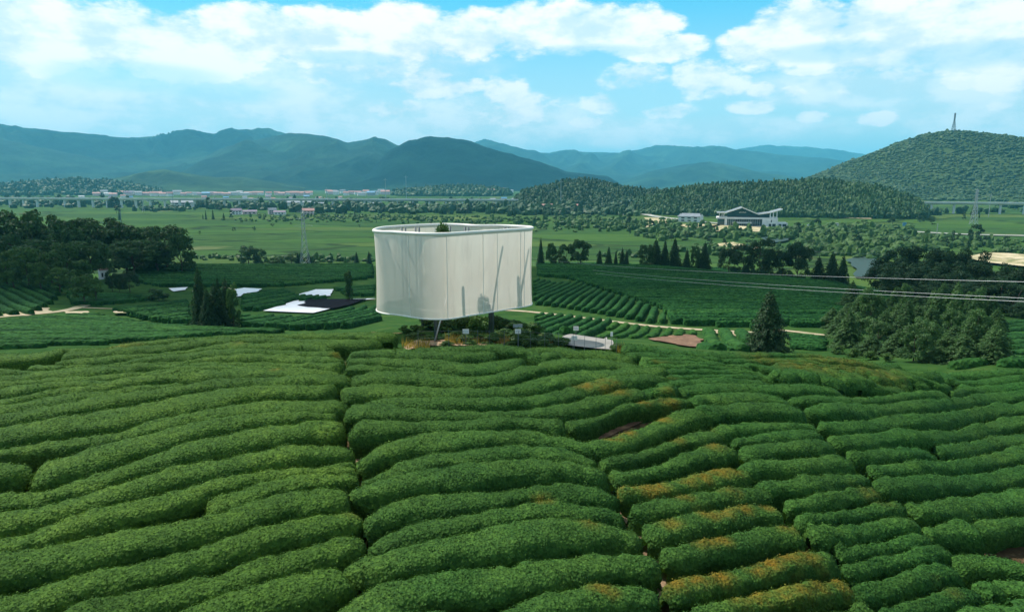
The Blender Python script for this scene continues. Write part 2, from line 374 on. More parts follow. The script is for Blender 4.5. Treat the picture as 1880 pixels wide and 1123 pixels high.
# ================================================================== terrain
# every column is a profile along one azimuth: ('z', range, height) or ('y', picture row, range) or ('c', picture row, height)
COLS = [
 (-300, [('z', 0, 23.2), ('z', 26, 22.8), ('c', 655, 22.2), ('z', 46, 20.0), ('y', 622, 62), ('y', 582, 90), ('y', 560, 105), ('y', 512, 138), ('z', 175, 6), ('z', 230, 2)]),
 (0,   [('z', 0, 23.2), ('z', 26, 22.9), ('c', 652, 22.4), ('z', 45, 20.2), ('y', 618, 63), ('y', 582, 90), ('y', 560, 105), ('y', 512, 138), ('z', 175, 6), ('z', 230, 2)]),
 (300, [('z', 0, 23.2), ('z', 24, 23.0), ('c', 626, 22.6), ('z', 42, 20.4), ('y', 614, 60), ('y', 585, 84), ('y', 556, 105), ('y', 530, 128), ('y', 487, 168), ('z', 200, 7), ('z', 240, 2)]),
 (600, [('z', 0, 23.2), ('z', 24, 23.1), ('c', 612, 22.7), ('z', 42, 20.6), ('y', 606, 60), ('y', 580, 80), ('y', 548, 102), ('y', 520, 130), ('y', 487, 172), ('z', 200, 7), ('z', 240, 2)]),
 (800, [('z', 0, 23.2), ('z', 24, 23.1), ('c', 630, 22.9), ('z', 38, 22.6), ('z', 46, 19.6), ('y', 606, 58), ('y', 580, 76), ('y', 548, 98), ('y', 520, 124), ('y', 487, 165), ('z', 195, 7), ('z', 240, 2)]),
 (960, [('z', 0, 23.1), ('z', 24, 23.0), ('c', 636, 22.85), ('z', 37, 22.2), ('z', 45, 19), ('y', 608, 56), ('y', 574, 76), ('y', 530, 102), ('y', 484, 142), ('z', 168, 6), ('z', 210, 2)]),
 (1200, [('z', 0, 22.9), ('z', 22, 22.8), ('c', 634, 22.4), ('z', 40, 20.6), ('y', 630, 50), ('y', 617, 60), ('y', 597, 68), ('y', 570, 80), ('y', 530, 106), ('y', 487, 148), ('z', 172, 6), ('z', 210, 2)]),
 (1500, [('z', 0, 22.6), ('z', 20, 22.4), ('c', 650, 21.8), ('z', 44, 19.2), ('y', 640, 54), ('y', 612, 68), ('y', 575, 86), ('y', 545, 106), ('y', 514, 138), ('z', 160, 6), ('z', 200, 2)]),
 (1700, [('z', 0, 22.3), ('z', 18, 21.7), ('c', 686, 20.9), ('z', 40, 19.2), ('y', 668, 44), ('y', 640, 58), ('y', 610, 76), ('y', 575, 96), ('y', 550, 118), ('z', 150, 6), ('z', 190, 2)]),
 (1880, [('z', 0, 22.1), ('z', 18, 21.2), ('c', 695, 20.6), ('z', 40, 19.2), ('y', 670, 46), ('y', 640, 62), ('y', 605, 82), ('y', 572, 108), ('z', 150, 6), ('z', 190, 2)]),
 (2200, [('z', 0, 22.0), ('z', 18, 21.0), ('c', 700, 20.2), ('z', 42, 19.0), ('y', 672, 48), ('y', 640, 64), ('y', 605, 84), ('y', 572, 110), ('z', 150, 6), ('z', 190, 2)]),
]
RS = np.exp(np.linspace(math.log(2.0), math.log(400.0), 700))
AZ = np.linspace(-180, 180, 1441)
ctrl_az, prof = [], []
for px, ent in COLS:
    rr, zz = [], []
    for k, a, b in ent:
        if k == 'z': rr.append(max(a, 1.0)); zz.append(b)
        elif k == 'y': rr.append(b); zz.append(CAMZ - b * slope(px, a))
        else: rr.append((CAMZ - b) / slope(px, a)); zz.append(b)
    o = np.argsort(rr); rr = np.array(rr)[o]; zz = np.array(zz)[o]
    p = np.interp(np.log(RS), np.log(np.append(rr, 420)), np.append(zz, 2.0))
    prof.append(gsmooth(p, 5)); ctrl_az.append(math.degrees(atan2(*ray(px, 600)[:2])))
ctrl_az = np.array([-180] + ctrl_az + [180]); prof = np.array([prof[0]] + prof + [prof[-1]])
fi = np.clip(np.searchsorted(ctrl_az, AZ, 'right') - 1, 0, len(ctrl_az) - 2)
tt = (AZ - ctrl_az[fi]) / (ctrl_az[fi + 1] - ctrl_az[fi]); tt = tt * tt * (3 - 2 * tt) * 0.5 + tt * 0.5
TAB = prof[fi] * (1 - tt)[:, None] + prof[fi + 1] * tt[:, None]
def base_z(az, r):
    a = np.clip((az + 180) / 0.25, 0, len(AZ) - 1.001); ia = a.astype(int); fa = a - ia
    q = np.clip((np.log(np.maximum(r, 2.0)) - math.log(2.0)) / (math.log(400.0) - math.log(2.0)) * (len(RS) - 1), 0, len(RS) - 1.001)
    iq = q.astype(int); fq = q - iq
    return (TAB[ia, iq] * (1 - fa) * (1 - fq) + TAB[ia + 1, iq] * fa * (1 - fq) + TAB[ia, iq + 1] * (1 - fa) * fq + TAB[ia + 1, iq + 1] * fa * fq)
# wooded hills on the plain: (ridge distance, front depth, back depth, tree height, skyline in picture coordinates)
HILLS = [
 (800, 130, 220, 5, [(930, 352), (960, 350), (1000, 341), (1040, 331), (1070, 327), (1100, 332), (1140, 342), (1190, 348), (1240, 350), (1300, 352), (1360, 356)]),
 (650, 105, 60, 5, [(1130, 372), (1180, 362), (1220, 352), (1280, 341), (1330, 337), (1400, 333), (1470, 330), (1530, 330), (1590, 338), (1640, 350), (1690, 368), (1730, 382)]),
 (1420, 330, 800, 4, [(1440, 340), (1480, 325), (1530, 305), (1580, 284), (1630, 265), (1680, 256), (1740, 252), (1800, 253), (1880, 257), (1980, 262), (2200, 280), (2500, 310), (2900, 345)]),
 (1900, 300, 300, 4, [(-400, 330), (-100, 338), (0, 340), (60, 335), (130, 330), (200, 332), (250, 340), (330, 348)]),
 (1500, 250, 250, 4, [(690, 356), (740, 350), (800, 346), (860, 344), (920, 348), (960, 354)]),
]
HDAT = []
for D, wf, wb, th, sk in HILLS:
    a = np.array([math.degrees(atan2(*ray(p, 340)[:2])) for p, _ in sk]); z = np.array([CAMZ - D * slope(p, y) - th for p, y in sk])
    z[0] = z[-1] = -3
    HDAT.append((D, wf, wb, a, z))
def H(x, y, hills=True):
    x = np.asarray(x, float); y = np.asarray(y, float); r = np.hypot(x, y); az = np.degrees(np.arctan2(x, y))
    z = base_z(az, r)
    far = np.clip((r - 180) / 200, 0, 1)
    z = z + far * 0.5 * vnoise(np.stack([x / 70, y / 70, 0 * x], -1), 3)
    if hills:
        for D, wf, wb, a, zz in HDAT:
            zr = np.interp(az, a, zz, left=-3, right=-3)
            w = np.where(r < D, wf, wb); t = np.clip(np.abs(r - D) / w, 0, 1)
            env = 0.5 + 0.5 * np.cos(pi * t)
            nzz = 1 + 0.22 * vnoise(np.stack([x / (w * 0.6), y / (w * 0.6), 0 * x + D], -1), 5) * np.clip(t * 3, 0, 1)
            z = np.maximum(z, np.where(t < 1, z * (1 - env) + np.maximum(zr, z) * env * nzz, z))
    return z
RM = np.exp(np.linspace(math.log(4), math.log(2600), 2600))
def hit(px, py, off=0.0, rmin=0, rmax=1e9):
    x, y, dz = ray(px, py); h = math.hypot(x, y); ux, uy = x / h, y / h
    zl = CAMZ + RM * dz / h; zt = H(ux * RM, uy * RM) + off
    ok = (zl < zt) & (RM > rmin)
    i = int(np.argmax(ok)) if ok.any() else len(RM) - 1
    if i > 0 and RM[i - 1] > rmin:
        d0 = zl[i - 1] - zt[i - 1]; d1 = zl[i] - zt[i]; f = d0 / (d0 - d1 + 1e-9); r = RM[i - 1] + (RM[i] - RM[i - 1]) * min(max(f, 0), 1)
    else: r = RM[i]
    r = min(r, rmax)
    return np.array([ux * r, uy * r, float(H(ux * r, uy * r))])
# ground sheet: polar, fine near the camera, out past the mountains
azs = np.concatenate([np.arange(-180, -56, 4.0), np.arange(-56, 56.01, 0.3), np.arange(60, 180.1, 4.0)])
rs = np.concatenate([[0.5, 2, 4, 6], np.exp(np.linspace(math.log(8), math.log(260), 300)), np.exp(np.linspace(math.log(266), math.log(1800), 150)), np.exp(np.linspace(math.log(1900), math.log(14000), 26))])
AA, RR = np.meshgrid(azs, rs, indexing='ij'); GX = RR * np.sin(np.radians(AA)); GY = RR * np.cos(np.radians(AA)); GZ = H(GX, GY)
GZ = GZ + np.where(RR < 60, 0.03 * vnoise(np.stack([GX / .5, GY / .5, 0 * GX], -1), 9), 0)
na, nr = AA.shape; idx = np.arange(na * nr).reshape(na, nr)
Fq = np.stack([idx[:-1, :-1], idx[:-1, 1:], idx[1:, 1:], idx[1:, :-1]], -1).reshape(-1, 4)
def ground(k):
    p = k.coord('pos')
    ln = k.n('ShaderNodeVectorMath', operation='LENGTH'); mp = k.n('ShaderNodeMapping'); mp.inputs['Scale'].default_value = (1, 1, 0); k.lk(p, mp.inputs[0]); k.lk(mp.outputs[0], ln.inputs[0]); r = ln.outputs['Value']
    # soil with litter under the near hedges
    s = k.ramp(k.noise(p, 1.6, 7, 0.7), [(0.32, (0.035, 0.025, 0.013)), (0.5, (0.08, 0.055, 0.03)), (0.62, (0.17, 0.11, 0.06)), (0.75, (0.34, 0.25, 0.15))])
    g = k.ramp(k.noise(p, 0.35, 7, 0.7), [(0.3, (0.016, 0.05, 0.014)), (0.52, (0.034, 0.085, 0.02)), (0.72, (0.07, 0.11, 0.028))])
    near = k.mix(k.math('MAXIMUM', k.maprange(r, 33, 40), k.math('MULTIPLY', k.maprange(r, 25, 30), k.maprange(k.noise(p, 1.1, 4), 0.3, 0.42)), clamp=True), s, g)
    # patchwork of fields on the plain
    mp2 = k.n('ShaderNodeMapping'); mp2.inputs['Scale'].default_value = (0.009, 0.027, 0); mp2.inputs['Rotation'].default_value = (0, 0, 0.12); k.lk(p, mp2.inputs[0])
    wn = k.n('ShaderNodeTexNoise'); wn.inputs['Scale'].default_value = 3.0; k.lk(mp2.outputs[0], wn.inputs['Vector'])
    vv = k.n('ShaderNodeVectorMath', operation='MULTIPLY_ADD'); k.lk(wn.outputs['Color'], vv.inputs[0]); vv.inputs[1].default_value = (0.35, 0.35, 0); k.lk(mp2.outputs[0], vv.inputs[2])
    vo = k.n('ShaderNodeTexVoronoi', feature='F1'); vo.inputs['Scale'].default_value = 1.0; k.lk(vv.outputs[0], vo.inputs['Vector'])
    ve = k.n('ShaderNodeTexVoronoi', feature='DISTANCE_TO_EDGE'); ve.inputs['Scale'].default_value = 1.0; k.lk(vv.outputs[0], ve.inputs['Vector'])
    sc = k.n('ShaderNodeSeparateColor'); k.lk(vo.outputs['Color'], sc.inputs[0])
    f = k.ramp(sc.outputs[0], [(0.0, (0.016, 0.055, 0.014)), (0.25, (0.029, 0.08, 0.016)), (0.5, (0.042, 0.104, 0.018)), (0.7, (0.06, 0.12, 0.022)), (0.85, (0.09, 0.13, 0.03)), (1.0, (0.02, 0.06, 0.016))])
    f = k.mix(k.maprange(k.noise(p, 0.02, 8, 0.7, (0.5, 1.6, 1)), 0.35, 0.7, 0, 0.75), f, (0.032, 0.075, 0.026))
    f = k.mix(k.maprange(k.noise(p, 0.28, 6, 0.7, (0.35, 1.3, 1)), 0.4, 0.68, 0, 0.55), f, (0.09, 0.15, 0.045))
    f = k.mix(k.maprange(ve.outputs['Distance'], 0.015, 0.04, 0.85, 0), f, (0.02, 0.04, 0.016))
    f = k.mix(k.maprange(k.noise(p, 0.012, 5, 0.6), 0.63, 0.7, 0, 0.35), f, (0.28, 0.25, 0.13))
    c = k.mix(k.maprange(r, 150, 200), near, f)
    # wooded hills and the far plain
    sx = k.n('ShaderNodeSeparateXYZ'); k.lk(p, sx.inputs[0])
    c = k.mix(k.math('MULTIPLY', k.maprange(sx.outputs[2], 4.5, 8), k.maprange(r, 480, 520)), c, k.ramp(k.noise(p, 0.02, 8, 0.75), [(0.3, (0.025, 0.05, 0.02)), (0.5, (0.045, 0.078, 0.028)), (0.7, (0.075, 0.105, 0.04))]))
    bmp = k.bump(k.noise(p, 3.0, 6, 0.7), 0.5, 0.15)
    k.principled(c, 0.95, normal=bmp, spec=0.02)
M['ground'] = mat('ground_cover', ground)
g = link('ground', mesh_np('ground', np.stack([GX, GY, GZ], -1).reshape(-1, 3), Fq, M['ground'], True)); tag(g, kind='structure')
# ------------------------------------------------------------------ far mountains
def mountain(name, D, wf, wb, sk, seed, c, amp=0.35, spur=260):
    a = np.array([math.degrees(atan2(*ray(p, 340)[:2])) for p, _ in sk]); z = np.array([CAMZ - D * slope(p, y) for p, y in sk])
    n = max(90, int((a[-1] - a[0]) / 0.09)); A = np.linspace(a[0], a[-1], n); zr = gsmooth(np.interp(A, a, z), 1.3); zr = zr * (1 + 0.018 * fbm(np.c_[A * 1.6, 0 * A + seed, 0 * A], 3, 4))
    T = np.concatenate([np.linspace(-1, 0, 46), np.linspace(0, 1, 14)[1:]])
    AA, TT = np.meshgrid(A, T, indexing='ij'); R = D + np.where(TT < 0, TT * wf, TT * wb)
    x = R * np.sin(np.radians(AA)); y = R * np.cos(np.radians(AA))
    u = np.abs(TT)
    wx = x + spur * 0.8 * vnoise(np.stack([x / (spur * 2.2), y / (spur * 2.2), 0 * x], -1), seed + 5)
    rid = 1 - np.abs(vnoise(np.stack([wx / spur, y / (spur * 2.4), 0 * x], -1), seed)) * 2
    rid2 = 1 - np.abs(vnoise(np.stack([wx / spur * 2.7, y / spur * 1.2, 0 * x], -1), seed + 9)) * 2
    env = (1 - u) ** 1.15
    k = np.clip(u * 3.5, 0, 1) * (1 - u)
    z = zr[:, None] * (env + amp * k * (1.0 * rid + 0.55 * rid2)) + zr[:, None] * 0.012 * fbm(np.stack([x / 60, y / 60, 0 * x], -1), seed + 3, 3)
    z = np.minimum(z, zr[:, None] * (1 - 0.22 * np.clip(u, 0, 1)) + zr[:, None] * 0.01 * vnoise(np.stack([x / 40, y / 40, 0 * x], -1), 2))
    z = np.maximum(z, -2 - 30 * u ** 6)
    idx = np.arange(z.size).reshape(z.shape)
    f = np.stack([idx[:-1, :-1], idx[1:, :-1], idx[1:, 1:], idx[:-1, 1:]], -1).reshape(-1, 4)
    def fn(kk):
        p = kk.coord('pos')
        col = kk.ramp(kk.noise(p, 0.0035, 10, 0.72), [(0.36, tuple(q * 0.4 for q in c)), (0.5, c), (0.64, tuple(q * 2.0 for q in c))])  # strong mottle paints lit and shaded relief patches into the slope colour
        kk.principled(col, 0.95, normal=kk.bump(kk.noise(p, 0.014, 9, 0.78), 1.0, 60.0), spec=0.05)
    o = link('mountain', mesh_np(name, np.stack([x, y, z], -1).reshape(-1, 3), f, mat(name, fn), True)); tag(o, kind='structure'); return o
gr = (0.028, 0.062, 0.028)
mountain('mountain', 5600, 2300, 1500, [(-500, 250), (-200, 215), (0, 228), (50, 237), (100, 243), (180, 249), (240, 254), (290, 250), (350, 242), (400, 249), (432, 240), (455, 240), (490, 235), (520, 243), (580, 262), (660, 290), (740, 335)], 21, gr, 0.35, 420)
mountain('mountain', 4100, 1500, 900, [(250, 340), (330, 318), (370, 292), (410, 273), (450, 262), (500, 252), (535, 244), (560, 246), (600, 250), (640, 262), (668, 258), (694, 253), (712, 258), (735, 268), (800, 290), (860, 320), (920, 345)], 31, gr, 0.35, 300)
mountain('mountain', 3300, 1000, 700, [(600, 346), (650, 325), (690, 300), (722, 273), (750, 258), (790, 250), (825, 252), (860, 258), (900, 272), (950, 287), (1000, 300), (1040, 315), (1085, 320), (1115, 323), (1140, 338), (1160, 346)], 41, (0.018, 0.044, 0.022), 0.32, 240)  # central range: colour set darker than the others, cloud shade painted in
mountain('mountain', 7200, 2600, 1500, [(780, 300), (840, 270), (890, 257), (930, 268), (960, 276), (1000, 281), (1040, 276), (1080, 279), (1130, 281), (1165, 276), (1205, 266), (1235, 269), (1270, 272), (1306, 267), (1345, 276), (1400, 282), (1460, 288), (1520, 292), (1600, 305), (1700, 340)], 51, gr, 0.3, 480)
mountain('mountain', 9600, 2000, 1200, [(1300, 300), (1350, 274), (1395, 266), (1430, 268), (1480, 270), (1530, 275), (1580, 282), (1700, 300), (1900, 310)], 61, gr, 0.25, 600)
mountain('mountain', 4700, 1100, 700, [(1090, 346), (1150, 330), (1200, 313), (1255, 302), (1300, 297), (1345, 304), (1400, 318), (1440, 322), (1500, 334), (1560, 346)], 71, gr, 0.3, 260)
mountain('mountain', 2700, 500, 500, [(100, 347), (160, 336), (220, 326), (275, 314), (305, 311), (340, 318), (400, 325), (450, 325), (500, 333), (560, 344)], 81, (0.05, 0.09, 0.03), 0.3, 150)
# ================================================================== near tea hedges
# each hedge: upper outline in picture coordinates, optional explicit lower outline; both are laid on the hill
LEFT = [
 [(-20,648),(60,645),(147,640),(200,634),(289,625),(334,621),(400,616),(489,612),(600,611),(690,608),(711,610)],
 [(110,648),(156,643),(223,637),(289,633),(334,627),(400,622),(489,619),(600,621),(667,618),(698,620)],
 [(100,660),(157,656),(223,652),(334,642),(400,631),(467,628),(556,629),(611,636)],
 [(50,670),(111,668),(223,662),(289,651),(334,646),(400,642),(456,640),(534,642),(622,645)],
 [(-20,672),(60,678),(156,670),(223,666),(334,659),(400,653),(467,650),(534,650),(636,655)],
 [(-20,690),(0,689),(111,679),(200,672),(289,668),(400,660),(489,661),(556,663),(627,667)],
 [(-20,703),(60,698),(120,692),(178,688),(223,684),(289,677),(400,668),(467,667),(511,670),(589,672),(623,680),(640,686)],
 [(-20,718),(60,708),(130,702),(200,694),(289,685),(360,682)],
 [(-20,735),(0,733),(49,726),(111,715),(178,707),(223,698),(289,688),(334,687),(400,678),(445,677),(500,675),(556,678),(600,689)],
 [(-20,748),(0,746),(67,734),(118,725),(178,720),(223,711),(267,704),(343,702)],
 [(-20,769),(0,767),(67,754),(156,739),(223,722),(289,716),(347,708),(400,697),(467,695),(534,695),(589,693),(622,690),(642,688)],
 [(-20,792),(0,788),(78,776),(122,766),(156,761),(223,747),(289,736),(334,726),(400,716),(456,709),(533,712),(580,712),(618,711)],
 [(-20,822),(0,819),(78,807),(134,800),(189,796),(211,791),(256,778),(289,770),(334,760),(400,749),(456,739),(511,732),(600,731),(636,734)],
 [(-20,851),(0,850),(25,848),(50,851)],
 [(56,849),(96,845),(156,829),(223,811),(289,794),(334,785),(400,770),(467,764),(534,756),(578,754),(625,751)],
 [(-20,902),(0,900),(19,904),(56,900),(97,896),(146,879),(182,865),(231,851),(289,836),(334,820),(400,806),(456,794),(511,785),(578,772),(636,769)],
 [(-20,942),(24,939),(73,931),(122,920),(182,899),(243,879),(316,860),(370,850),(400,848),(467,831),(534,820),(600,815),(636,814),(650,819)],
 [(520,856),(569,848),(623,842),(655,839)],
 [(-20,987),(0,985),(49,978),(97,962),(134,947),(182,930),(231,920),(292,907),(340,892),(400,878),(449,868),(497,858),(570,851),(655,846)],
 [(372,912),(400,908),(436,901),(473,885),(522,875),(570,869),(619,866),(658,866)],
 [(-20,1022),(0,1020),(49,1012),(85,1001),(146,993),(219,978),(292,967),(340,956),(400,945),(436,935),(485,916),(522,906),(570,899),(607,896),(645,896)],
 [(-20,1084),(36,1079),(97,1066),(146,1051),(182,1038),(231,1030),(267,1025),(328,1015),(365,1006),(400,992),(436,976),(473,967),(502,966),(546,952),(594,944),(631,934),(660,934)],
 [(-20,1141),(0,1138),(80,1123),(113,1113),(146,1100),(195,1090),(243,1082),(292,1069),(340,1058),(400,1043),(449,1024),(509,1010),(570,993),(607,981),(643,975),(668,975)],
 [(150,1160),(200,1148),(287,1123),(316,1115),(353,1105),(400,1092),(473,1069),(534,1052),(594,1037),(650,1027)],
]
MID = [
 [(971,640),(989,635),(1034,637),(1089,641),(1134,646),(1160,657)],
 [(991,651),(1000,646),(1034,648),(1042,655)],
 [(993,667),(1000,660),(1045,656),(1089,658),(1134,661),(1166,669)],
 [(740,646),(761,642),(780,637),(800,635),(890,635),(956,637),(975,640),(991,651)],
 [(636,650),(678,640),(734,641),(765,648),(800,648),(856,645),(895,642),(918,646)],
 [(634,659),(690,656),(756,659),(800,659),(867,663),(911,658),(942,650),(960,650),(968,658)],
 [(630,667),(667,665),(712,669),(756,672),(800,674),(824,679)],
 [(643,688),(675,680),(734,678),(775,681),(800,685),(845,690),(889,690),(922,686),(934,675),(952,667),(974,662),(992,664),(1003,677)],
 [(623,710),(656,704),(700,701),(734,702),(800,708),(856,712),(922,708),(960,703),(985,692),(1023,684),(1089,677),(1134,673),(1200,671),(1222,674)],
 [(637,735),(678,729),(734,729),(800,733),(889,730),(967,728),(1007,720),(1056,706),(1112,697),(1200,690),(1224,689)],
 [(628,750),(656,744),(712,746),(756,753),(800,754),(889,752),(978,747),(1045,738),(1089,725),(1134,716),(1176,709),(1187,713)],
 [(638,771),(667,773),(723,777),(774,774),(800,770),(885,770),(911,765),(951,764),(978,769),(1040,772)],
 [(1040,769),(1078,765),(1100,752),(1145,735),(1185,729),(1229,725),(1274,725),(1280,730)],
 [(660,838),(678,826),(712,809),(756,796),(800,791),(867,791),(922,790),(951,783),(978,781),(1000,790),(1045,800),(1078,806),(1112,802),(1156,786),(1200,769),(1240,754),(1274,747),(1300,747),(1310,757)],
 [(662,872),(704,852),(756,837),(800,834),(833,833),(889,821),(956,816),(1034,815),(1067,825),(1093,842)],
 [(1092,838),(1134,834),(1200,812),(1274,787),(1318,776),(1333,787)],
 [(644,891),(667,885),(704,880),(753,873),(800,864),(873,856),(927,850),(965,843),(996,846),(1020,851),(1087,852),(1114,862)],
 [(1114,861),(1152,858),(1200,848),(1229,835),(1274,818),(1334,803),(1349,806),(1358,817)],
 [(668,945),(692,925),(716,913),(765,907),(800,907),(849,901),(897,893),(970,886),(1019,884),(1055,878),(1092,883),(1126,894),(1134,908)],
 [(1128,892),(1160,887),(1201,880),(1249,869),(1298,857),(1347,848),(1370,847),(1391,862)],
 [(670,988),(680,976),(716,963),(755,955),(800,950),(861,940),(897,933),(946,919),(982,909),(1007,909),(1033,918),(1092,919),(1137,920),(1150,935)],
 [(1144,918),(1160,910),(1201,909),(1262,900),(1334,886),(1383,880),(1410,881),(1430,900)],
 [(650,1028),(680,1013),(728,1000),(800,995),(849,984),(909,964),(970,953),(1043,956),(1092,953),(1140,950),(1172,958),(1180,978)],
 [(1174,951),(1213,947),(1262,935),(1334,920),(1383,915),(1431,915),(1447,930)],
 [(607,1121),(631,1098),(692,1071),(753,1056),(800,1047),(849,1039),(909,1040),(958,1030),(1007,1014),(1063,1008),(1092,1009),(1140,1001),(1180,997),(1206,1005),(1216,1021)],
 [(1208,1000),(1222,993),(1286,983),(1359,969),(1432,950),(1456,948),(1480,958),(1486,976)],
 [(700,1118),(760,1112),(830,1112),(880,1124)],
 [(868,1120),(909,1103),(970,1086),(1007,1075),(1055,1069),(1092,1066),(1128,1052),(1165,1047),(1201,1056),(1216,1078)],
 [(1215,1056),(1237,1047),(1310,1035),(1359,1023),(1432,1006),(1493,993),(1520,991),(1540,1004),(1545,1020)],
 [(1160,1123),(1200,1111),(1221,1113)],
 [(1226,1114),(1274,1098),(1322,1083),(1383,1070),(1456,1056),(1505,1048),(1546,1046),(1565,1057),(1578,1078)],
 [(1440,1130),(1463,1122),(1529,1110),(1589,1102),(1613,1103)],
]
RIGHT = [
 [(1140,627),(1207,631),(1251,638),(1263,645)],
 [(1255,640),(1300,642),(1360,646),(1420,646),(1480,646),(1560,655),(1636,665),(1700,676),(1755,690)],
 [(1150,641),(1190,639),(1240,646),(1265,652),(1330,655)],
 [(1260,652),(1340,656),(1400,655),(1480,657),(1570,668),(1650,680),(1700,692),(1742,699)],
 [(1176,650),(1251,651),(1340,664)],
 [(1330,664),(1400,664),(1480,668),(1560,676),(1620,688),(1672,701)],
 [(1176,658),(1251,657),(1329,664),(1380,668)],
 [(1180,667),(1207,663),(1274,666),(1351,669),(1388,672)],
 [(1218,675),(1296,672),(1385,676),(1407,683),(1420,691)],
 [(1216,684),(1251,681),(1329,682),(1394,684),(1401,688)],
 [(1225,698),(1240,692),(1318,690),(1407,693),(1413,697)],
 [(1189,710),(1207,706),(1242,706),(1250,713)],
 [(1249,709),(1274,705),(1318,703),(1396,706),(1474,706),(1520,710),(1546,718)],
 [(1272,728),(1318,721),(1351,720),(1407,722),(1447,726),(1455,734)],
 [(1447,727),(1463,721),(1524,724),(1591,724),(1647,718),(1691,712),(1725,716),(1744,723)],
 [(1298,749),(1340,744),(1407,742),(1463,744),(1484,754)],
 [(1472,742),(1496,739),(1547,739),(1614,739),(1658,732),(1725,727),(1792,721),(1880,714),(1910,712)],
 [(1319,778),(1363,770),(1429,768),(1496,768),(1504,777)],
 [(1499,767),(1569,768),(1636,760),(1703,755),(1769,746),(1836,741),(1880,735),(1910,731)],
 [(1332,797),(1363,794),(1429,787),(1507,781),(1519,792)],
 [(1523,797),(1553,791),(1587,796),(1625,788),(1680,785),(1747,782),(1803,773),(1847,767),(1880,765),(1910,761)],
 [(1355,817),(1407,810),(1474,806),(1523,801),(1541,815)],
 [(1551,826),(1614,819),(1691,815),(1716,819),(1727,834)],
 [(1713,817),(1736,807),(1769,807),(1847,797),(1880,795),(1910,791)],
 [(1358,850),(1385,843),(1451,834),(1540,829),(1556,829),(1573,841)],
 [(1592,850),(1636,845),(1703,840),(1747,839),(1815,830),(1880,819),(1910,815)],
 [(1390,880),(1411,877),(1456,868),(1540,860),(1585,856),(1604,870)],
 [(1602,873),(1650,873),(1699,867),(1772,866),(1820,861),(1880,854),(1910,849)],
 [(1430,913),(1480,900),(1553,886),(1611,880),(1624,896)],
 [(1665,924),(1699,913),(1772,906),(1833,902),(1880,894),(1910,889)],
 [(1453,938),(1493,931),(1540,922),(1600,913),(1650,908),(1668,924)],
 [(1478,956),(1529,950),(1602,943),(1670,934),(1696,955)],
 [(1702,961),(1723,951),(1784,952),(1810,976)],
 [(1784,951),(1808,946),(1845,948),(1880,945),(1910,942)],
 [(1529,993),(1602,981),(1675,967),(1706,963),(1718,979)],
 [(1544,1020),(1602,1008),(1675,993),(1735,985),(1752,1001)],
 [(1745,1009),(1772,1007),(1833,1009),(1857,1019),(1880,1025),(1910,1033)],
 [(1566,1055),(1626,1042),(1699,1023),(1745,1018),(1771,1040)],
 [(1809,1060),(1845,1051),(1880,1057),(1910,1064)],
 [(1788,1060),(1812,1059),(1830,1066),(1847,1082)],
 [(1614,1110),(1675,1086),(1747,1066),(1794,1058),(1810,1081)],
 [(1765,1124),(1796,1108),(1828,1103),(1838,1118)],
 [(1833,1106),(1857,1097),(1880,1096),(1910,1100)],
 [(1735,680),(1780,677),(1840,674),(1910,671)],
 [(1752,691),(1800,688),(1880,684),(1910,683)],
 [(1748,711),(1775,705),(1802,711)],
 [(1790,707),(1830,702),(1880,697),(1910,695)],
 [(1420,651),(1500,652),(1580,660),(1660,671),(1740,690)],
 [(1400,662),(1470,662),(1560,671),(1640,684),(1705,698)],
 [(1440,676),(1500,675),(1560,684),(1620,694),(1660,704)],
]
# explicit lower outlines where bare soil shows below a hedge: key = (block, index)
LOWER = {
 ('l',12): [(60,830),(134,826),(178,812),(240,805),(300,790),(400,771)],
 ('l',13): [(-20,895),(50,888)],
 ('l',14): [(56,893),(140,880),(182,861),(231,848),(400,802),(500,782),(560,768),(625,766)],
 ('l',15): [(-20,935),(100,924),(182,895),(300,862),(400,842),(467,827),(556,815),(600,810),(636,808)],
 ('l',23): [(150,1190),(300,1165),(400,1150),(522,1120),(619,1100),(650,1082)],
 ('m',12): [(1040,790),(1078,782),(1112,764),(1145,747),(1196,740),(1251,738),(1280,739)],
 ('m',11): [(638,818),(672,815),(712,806),(760,794),(900,789),(978,782),(1040,799)],
 ('m',13): [(660,858),(720,840),(756,834),(833,830),(889,818),(1034,813),(1078,830),(1112,832),(1145,830),(1207,801),(1251,784),(1310,768)],
 ('m',15): [(1092,858),(1140,850),(1195,840),(1251,820),(1333,800)],
 ('m',27): [(868,1160),(1000,1140),(1100,1125),(1216,1110)],
 ('m',17): [(1114,886),(1140,884),(1200,872),(1262,860),(1330,846),(1358,838)],
 ('m',28): [(1215,1102),(1310,1082),(1432,1054),(1545,1036)],
 ('m',25): [(1208,1042),(1286,1028),(1359,1013),(1486,985)],
 ('m',23): [(1174,993),(1262,977),(1383,950),(1447,940)],
 ('m',30): [(1226,1145),(1322,1125),(1383,1112),(1456,1100),(1578,1082)],
 ('r',27): [(1602,905),(1650,908),(1699,906),(1772,902),(1833,895),(1880,885),(1910,882)],
 ('r',32): [(1702,975),(1723,985),(1784,996),(1810,990)],
 ('r',33): [(1784,985),(1808,979),(1845,974),(1910,966)],
 ('r',36): [(1745,1040),(1772,1050),(1833,1045),(1880,1052),(1910,1060)],
 ('r',37): [(1566,1100),(1611,1095),(1699,1066),(1771,1050)],
 ('r',39): [(1788,1085),(1812,1094),(1847,1100)],
 ('r',40): [(1614,1140),(1723,1115),(1810,1092)],
}
